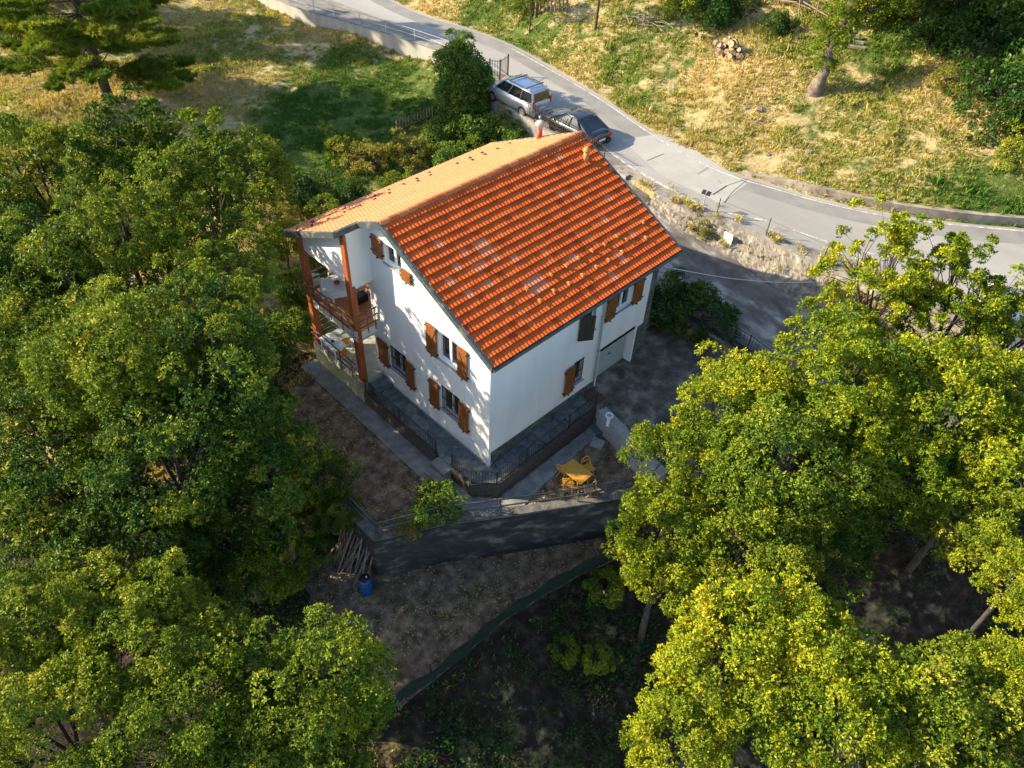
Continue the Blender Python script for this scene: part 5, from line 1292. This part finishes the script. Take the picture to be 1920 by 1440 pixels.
# cable bundle on the balcony corner
g = np.random.default_rng(3); root = empty('cable_bundle', (-1.18, 6.30, 2.35)); tag(root, 'tangled grey cable bundle fixed to the balcony corner post', 'cable')
for k in range(7):
    mb = MB(); a0_ = g.uniform(0, 6.28); mb.tube([(.03*math.cos(t*1.3+k), .22*math.cos(t+a0_)*g.uniform(.8,1.1), .20*math.sin(t*1.1)+.03*k) for t in np.linspace(0, 6.3, 14)], .011, 5); mb.build('coil', M['cable'], root, True)
mb = MB(); mb.tube([(0,.1,0),(.0,.9,-.25),(.0,1.5,-.32),(.05,2.0,-.2)], .012, 5); mb.build('strand', M['cable'], root)
# overhead cable across the driveway
a = Vector((8.95, -.05, 3.2)); b = at(1580, 545, 1.6); mb = MB(); P_ = []
a = at(1272, 481, 2.6); b = at(1545, 537, 1.6)
dv_ = (b-a)
for k in range(16):
    t = k/15; q = a+dv_*t; P_.append(q+Vector((0,0,-.45*math.sin(math.pi*t))))
P_ = [Vector((9.06, .4, 4.1)).lerp(b+dv_*.25+Vector((0,0,.8)), k/20)+Vector((0,0,-.5*math.sin(math.pi*k/20))) for k in range(21)]
mb.tube(P_, .018, 5); tag(mb.build('overhead_cable', M['cable'], None, True), 'thin pale cable hanging from the house corner across the driveway', 'cable')
# road sign / boards beside the road (seen edge on from above)
p = at(1316, 395, 1.36); root = empty('road_sign', p, rad(10)); tag(root, 'pair of small dark plates on a thin post at the inner edge of the road', 'road sign')
mb = MB(); mb.tube([(0,0,-.1),(.05,.0,1.05)], .03, 8); mb.build('post', M['galv'], root)
for s_ in (1, -1):
    mb = MB(); mb.box((.06, s_*.13, .98), (.24,.20,.03), 0, 0, rad(-35)); mb.build('plate', M['black_pl'], root)
# white paper / rag on the stone wall
p = at(1369, 443, 1.0); mb = MB(); g = []
for i in range(6):
    for j in range(6): g.append((p.x-.25+random.uniform(-.02,.02), p.y-.28+i*.1, p.z-.25+j*.11+random.uniform(-.03,.03)))
for i in range(5):
    for j in range(5): mb.face([g[i*6+j], g[(i+1)*6+j], g[(i+1)*6+j+1], g[i*6+j+1]])
o = mb.build('white_rag', M['white_pl']); tag(o, 'white sheet hanging on the rough stone wall above the driveway', 'sheet')
# blue barrel
p = at(687, 1103, -3.4); root = empty('blue_barrel', (p.x, p.y, -3.6)); tag(root, 'blue plastic barrel standing under the end of the dark retaining wall', 'barrel')
mb = MB(); mb.lathe((0,0,0), [(0,0),(.20,0),(.235,.05),(.24,.3),(.23,.34),(.24,.38),(.235,.7),(.21,.82),(.19,.84)], 20); mb.build('body', M['blue_pl'], root, True)
mb = MB(); mb.lathe((0,0,.84), [(.19,0),(.20,.03),(.18,.04),(0,.045)], 20); ld_ = mb.build('lid', M['black_pl'], root, True)
mb = MB(); mb.lathe((.08,0,.885), [(0,0),(.03,0),(.03,.025),(0,.03)], 8); mb.build('cap', M['white_pl'], ld_)
# bundle of sticks leaning on the wall
p = at(665, 1055, -3.5); root = empty('stick_bundle', (p.x, p.y, -3.6)); tag(root, 'bundle of dry poles leaning on the wall end beside the blue barrel', 'poles'); g = np.random.default_rng(9)
for k in range(26):
    mb = MB(); y0 = g.uniform(-.9,.9); mb.tube([(-.5+g.normal(0,.15), y0, .03), (.35+g.normal(0,.06), y0+g.normal(0,.15), 1.7*g.uniform(.7,1.1))], .025*g.uniform(.6,1.3), 5); mb.build('pole', M['dead_wood'], root)
# white pipe stub and rusty rake on the yard edge
p = at(1142, 783, -.1); root = empty('vent_pipe', (p.x, p.y, -.45)); tag(root, 'short white pipe with an open ring top at the edge of the garage yard', 'pipe')
mb = MB(); mb.tube([(-.10,-.06,0),(-.05,-.03,.2),(0,0,.42)], [.07,.07,.08], 14, False); mb.build('stem', M['white_pl'], root, True)
mb = MB(); mb.lathe((0,0,.42), [(.10,0),(.165,.0),(.165,.07),(.10,.07),(.10,0)], 20); mb.build('collar', M['white_pl'], root)
mb = MB(); a = at(1148, 800, -.38); b = at(1172, 815, -.38); mb.bar(a, b, .05); 
d_ = (b-a).normalized(); pr = Vector((-d_.y, d_.x, 0))
for k in range(-3, 4): mb.bar(b+pr*k*.05, b+pr*k*.05+d_*.1, .02)
mb.bar(b-pr*.18, b+pr*.18, .04); tag(mb.build('rake', M['rust']), 'rusty red brown rake lying on the low wall next to the white pipe', 'rake')
# yard edge wall, steps between yard and lawn
mb = MB(); wall_path(mb, [(5.15,-1.15),(4.95,-2.2),(4.6,-3.4),(4.35,-4.9)], K(-.30), K(-1.6), .42)
tag(mb.build('yard_wall', M['stone_sill']), 'low grey wall between the garage yard and the lawn with the yellow table', 'wall')
root = empty('yard_steps', (4.7, -1.0, -1.34)); tag(root, 'short dark flight of steps from the garden path up to the garage yard', 'steps')
for k in range(3):
    mb = MB(); mb.bx((.0+k*.26, -.55, -.1), (.26+k*.26, .06, .22*(k+1))); mb.build('step', M['slate'], root)
mb = MB(); q = at(1120, 832, -1.28); mb.box((q.x, q.y, -1.26), (.5,.5,.05), rad(20)); tag(mb.build('manhole_cover', M['stone_sill']), 'square pale slab on the ground between the steps and the yellow table', 'slab')
# lower driveway fence, small wall under it
dp = [(11.9,.2),(12.05,-1.6),(12.3,-3.2),(12.2,-5.2),(12.1,-7)]
mb = MB(); wall_path(mb, dp, lambda x, y: float(zdrive(x, y))+.12, K(-.6), .22); tag(mb.build('drive_edge_wall', M['concrete_dark']), 'dark low wall along the lower edge of the driveway above the garage yard', 'wall')
fence('drive_fence', 'black iron fence along the lower edge of the driveway', dp, .8, M['iron'], lambda x, y: float(zdrive(x, y))+.12, .14, rails=(.1,.95), pst=1.8)
# ball topped gate pillar
p = at(1482, 690, .35); root = empty('gate_pillar', (p.x, p.y, Hs(p.x, p.y)), rad(20)); tag(root, 'stone gate pillar with a small statue like finial half hidden by yellow leaves', 'pillar')
mb = MB(); mb.box((0,0,.6),(.36,.36,1.4)); mb.build('shaft', M['stone_sill'], root, bevel=.02)
mb = MB(); mb.box((0,0,1.35),(.48,.48,.10)); mb.build('cap', M['concrete_pale'], root, bevel=.02)
mb = MB(); mb.lathe((0,0,1.40), [(0,0),(.10,0),(.07,.05),(.11,.12),(.14,.2),(.11,.3),(.05,.36),(.08,.42),(.06,.5),(0,.53)], 14); mb.build('finial', M['concrete_pale'], root, True)

# ------------------------------------------------------------------ hillside things
p = hit(1366, 100); root = empty('log_pile', p); tag(root, 'heap of cut round logs on the dry hillside', 'log pile'); g = np.random.default_rng(4)
for k in range(46):
    lay = 0 if k < 20 else (1 if k < 36 else 2); sp = (1.2, .9, .5)[lay]
    c = Vector((g.uniform(-sp*.5, sp*.5), g.uniform(-sp, sp), .16+lay*.26)); d_ = Vector((-1, g.normal(-.3,.5), g.normal(.25,.35))).normalized(); L_ = g.uniform(.3,.42); r_ = g.uniform(.10,.19)
    mb = MB(); mb.tube([c-d_*L_/2, c+d_*L_/2], r_, 10, False); lg = mb.build('log', M['log_bark'], root, True)
    for s_ in (1, -1):
        mb = MB(); a_ = d_.cross(Vector((0,0,1))).normalized(); b_ = d_.cross(a_); cc = c+d_*s_*L_/2
        mb.face([cc+(a_*math.cos(t)+b_*math.sin(t))*r_*.97 for t in np.linspace(0, 2*math.pi, 11)[:-1]][::s_]); mb.build('cut_end', M['log_end'], lg)
def rock(p, s_, label, m='rock', name='boulder'):
    mb = MB(); n_ = 9; g = np.random.default_rng(int(abs(p.x*100))); prof = []
    base = len(mb.v); R_ = []
    for i in range(6):
        ph = math.pi*i/5
        for k in range(n_):
            t = 2*math.pi*k/n_; r_ = s_*(1+g.normal(0,.13)); mb.v.append((r_*math.sin(ph)*math.cos(t)*1.2, r_*math.sin(ph)*math.sin(t), r_*math.cos(ph)*.6))
    for i in range(5):
        for k in range(n_): mb.f.append([base+i*n_+k, base+(i+1)*n_+k, base+(i+1)*n_+(k+1) % n_, base+i*n_+(k+1) % n_]); mb.m.append(0); mb.a.append(0)
    tag(mb.build(name, M[m], None, False, p), label, 'rock')
for u, v, s_, lab in [(1505,322,.3,'white boulder on the bank above the start of the kerb wall'),(1517,285,.22,'pale grey stone uphill of the white boulder'),(1425,205,.28,'brown rock poking out in the middle of the dry hillside'),(1400,202,.2,'smaller brown rock beside the middle hillside rock'),(1710,376,.16,'small stone on the kerb wall near the green bank'),(1440,290,.16,'small flat stone at the foot of the dry bank')]:
    rock(hit(u, v), s_, lab)
p = hit(1605, 92); root = empty('stone_steps', p, rad(25)); tag(root, 'three pale stone steps set in the grass beside the knotty tree', 'steps')
for k in range(3): mb = MB(); mb.box((k*.45, k*.15, .10+k*.16), (.22,1.0,.14)); mb.build('step', M['rock'], root)
p = hit(1205, 45); root = empty('branch_heap', p); tag(root, 'heap of dark cut branches on the grass near the top edge', 'branches'); g = np.random.default_rng(6)
for k in range(34):
    a_ = g.uniform(0,6.28); c = Vector((g.normal(0,.35), g.normal(0,.9), g.uniform(.05,.45))); d_ = Vector((math.cos(a_), math.sin(a_), g.normal(0,.25)))*g.uniform(.4,1.)
    mb = MB(); mb.tube([c-d_, c+Vector((0,0,.08)), c+d_], [.03,.022,.008], 4); mb.build('branch', M['dead_wood'], root)
# ruined wooden shelter at the top edge
p = hit(1490, 20); root = empty('wooden_lean_to', p, rad(0)); tag(root, 'collapsed brown wooden pole frame at the top edge above the log pile', 'shelter'); g = np.random.default_rng(8)
for a_, b_ in [((0,-2.6,.2),(0,2.8,1.3)),((.1,-2.8,.9),(0,3.0,1.9)),((.5,-2.2,.1),(.4,3.,.5)),((0,-1.5,0),(0,-1.4,1.7)),((0,1.2,0),(0,1.3,2.)),((-.3,-.5,0),(.1,.2,1.9)),((0,2.6,0),(0,2.7,2.)),((.3,-3.2,1.2),(.2,.4,1.7)),((0,0,.5),(-.2,2.4,.2))]:
    mb = MB(); mb.tube([a_, b_], .055, 6); mb.build('pole', M['fence_wood'], root)
mb = MB(); g = []
for i in range(7):
    for j in range(5): g.append((.3+j*.12, .1+i*.2, .55+.12*math.sin(i*1.7+j)+.2*(j/4)))
for i in range(6):
    for j in range(4): mb.face([g[i*5+j], g[(i+1)*5+j], g[(i+1)*5+j+1], g[i*5+j+1]])
mb.build('tarpaulin', M['white_pl'], root, True)
# pale blossom shrub at the right edge
sh = shrub(1850, 690, 44, 'S1', 'shrub with pale pinkish blossom glimpsed through the yellow trees at the right edge'); g = np.random.default_rng(2)
n_ = 1500; d = nrm(g.normal(size=(n_,3))); P0 = d*g.uniform(1.0,1.5,(n_,1)); me = leaf_object('blossom', P0, nrm(d+g.normal(0,.4,(n_,3))), nrm(g.normal(size=(n_,3))), np.full(n_,.14), np.full(n_,.12), np.full(n_,.5), M['bloom'])
o = bpy.data.objects.new('blossom', me); col.objects.link(o); o.parent = sh; o.location = sh.children[0].location; o.scale = sh.children[0].scale

# undergrowth on the dark slope and under the trees: leaf litter and ivy
g = np.random.default_rng(77); n_ = 26000; X = g.uniform(-16,16,n_); Y = g.uniform(-20,9,n_)
k = (vnoise(X, Y, 2.1, 41)*.6+vnoise(X, Y, .8, 42)*.4 > .46) & ~inpoly(X, Y, LOWER) & ~inpoly(X, Y, FRONT) & ~inpoly(X, Y, YARD) & ~inpoly(X, Y, DRIVE) & ~inpoly(X, Y, HOUSE)
X, Y = X[k], Y[k]; m_ = len(X); C = np.stack([X, Y, H(X, Y)+g.uniform(.02,.3,m_)], -1)
P0 = (C[:,None]+g.normal(0,.12,(m_,5,3))*np.array([1,1,.5])).reshape(-1,3); q_ = len(P0)
me = leaf_object('undergrowth', P0, nrm(g.normal(size=(q_,3))*np.array([1,1,.5])), nrm(g.normal(0,.5,(q_,3))+np.array([0,0,1])), g.uniform(.09,.18,q_), g.uniform(.05,.09,q_), g.uniform(0,.5,q_), M['leafD'])
o = bpy.data.objects.new('undergrowth', me); col.objects.link(o); tag(o, 'dark ivy and undergrowth covering the shaded slope and the ground under the trees', 'undergrowth', kind='stuff')
# weeds along the stone wall
g = np.random.default_rng(78); Pw = [p for p in INS if -7 < p[1] < 7.5]; n_ = 1500; i_ = g.integers(0, len(Pw)-1, n_)
pw = np.array([(p[0], p[1]) for p in Pw]); C2 = pw[i_]+g.normal(0,.4,(n_,2))-np.array([.1,0]); keep = vnoise(C2[:,0], C2[:,1], .45, 51)*.6+vnoise(C2[:,0], C2[:,1], 1.3, 52)*.4 > .52; C2 = C2[keep]; n_ = len(C2)
C3 = np.concatenate([C2, (np.where(C2[:,0] > np.array([np.interp(y, pw[::-1,1], pw[::-1,0]) for y in C2[:,1]])-.05, np.array([float(zroad(y)) for y in C2[:,1]])+.05, .75))[:,None]], 1)
P0 = (C3[:,None]+g.normal(0,.05,(n_,7,3))*np.array([1,1,.1])).reshape(-1,3); q_ = len(P0); D0 = nrm(np.concatenate([g.normal(0,.5,(q_,2)), np.ones((q_,1))], 1)); L0 = g.uniform(.1,.42,q_)
me = leaf_object('wall_weeds', P0, D0, nrm(g.normal(size=(q_,3))), L0, L0*.12, np.clip(g.normal(.35,.25,q_),0,1), M['tuft'])
o = bpy.data.objects.new('wall_weeds', me); col.objects.link(o); tag(o, 'dry weeds and grass growing along the rough stone wall by the road', 'weeds', kind='stuff')

g = np.random.default_rng(79); n_ = 9000; X = g.uniform(-8,6,n_); Y = g.uniform(-5.5,9.5,n_)
k = (inpoly(X, Y, FRONT) | inpoly(X, Y, LOWER)) & ~inpoly(X, Y, PATH) & ~inpoly(X, Y, [(-1.2,-1),(5.3,-1),(5.6,.5),(0,.5),(0,9.9),(-1.2,9.9)]) & (vnoise(X, Y, 1.4, 44)*.5+vnoise(X, Y, .4, 45)*.5 > .4)
X, Y = X[k], Y[k]; m_ = len(X); Z = np.where(inpoly(X, Y, FRONT), -1.315, -3.55)+(np.where(inpoly(X, Y, FRONT), 0, 1))*(vnoise(X, Y, 1.7, 5)-.5)*.16+.015
P0 = np.stack([X, Y, Z], -1); me = leaf_object('fallen_leaves', P0, nrm(g.normal(size=(m_,3))*np.array([1,1,.15])), nrm(g.normal(0,.35,(m_,3))+np.array([0,0,1])), g.uniform(.05,.11,m_), g.uniform(.03,.06,m_), g.uniform(.0,.5,m_), M['tuft'])
o = bpy.data.objects.new('fallen_leaves', me); col.objects.link(o); tag(o, 'dry fallen leaves scattered on the bare soil below the house', 'leaves', kind='stuff')
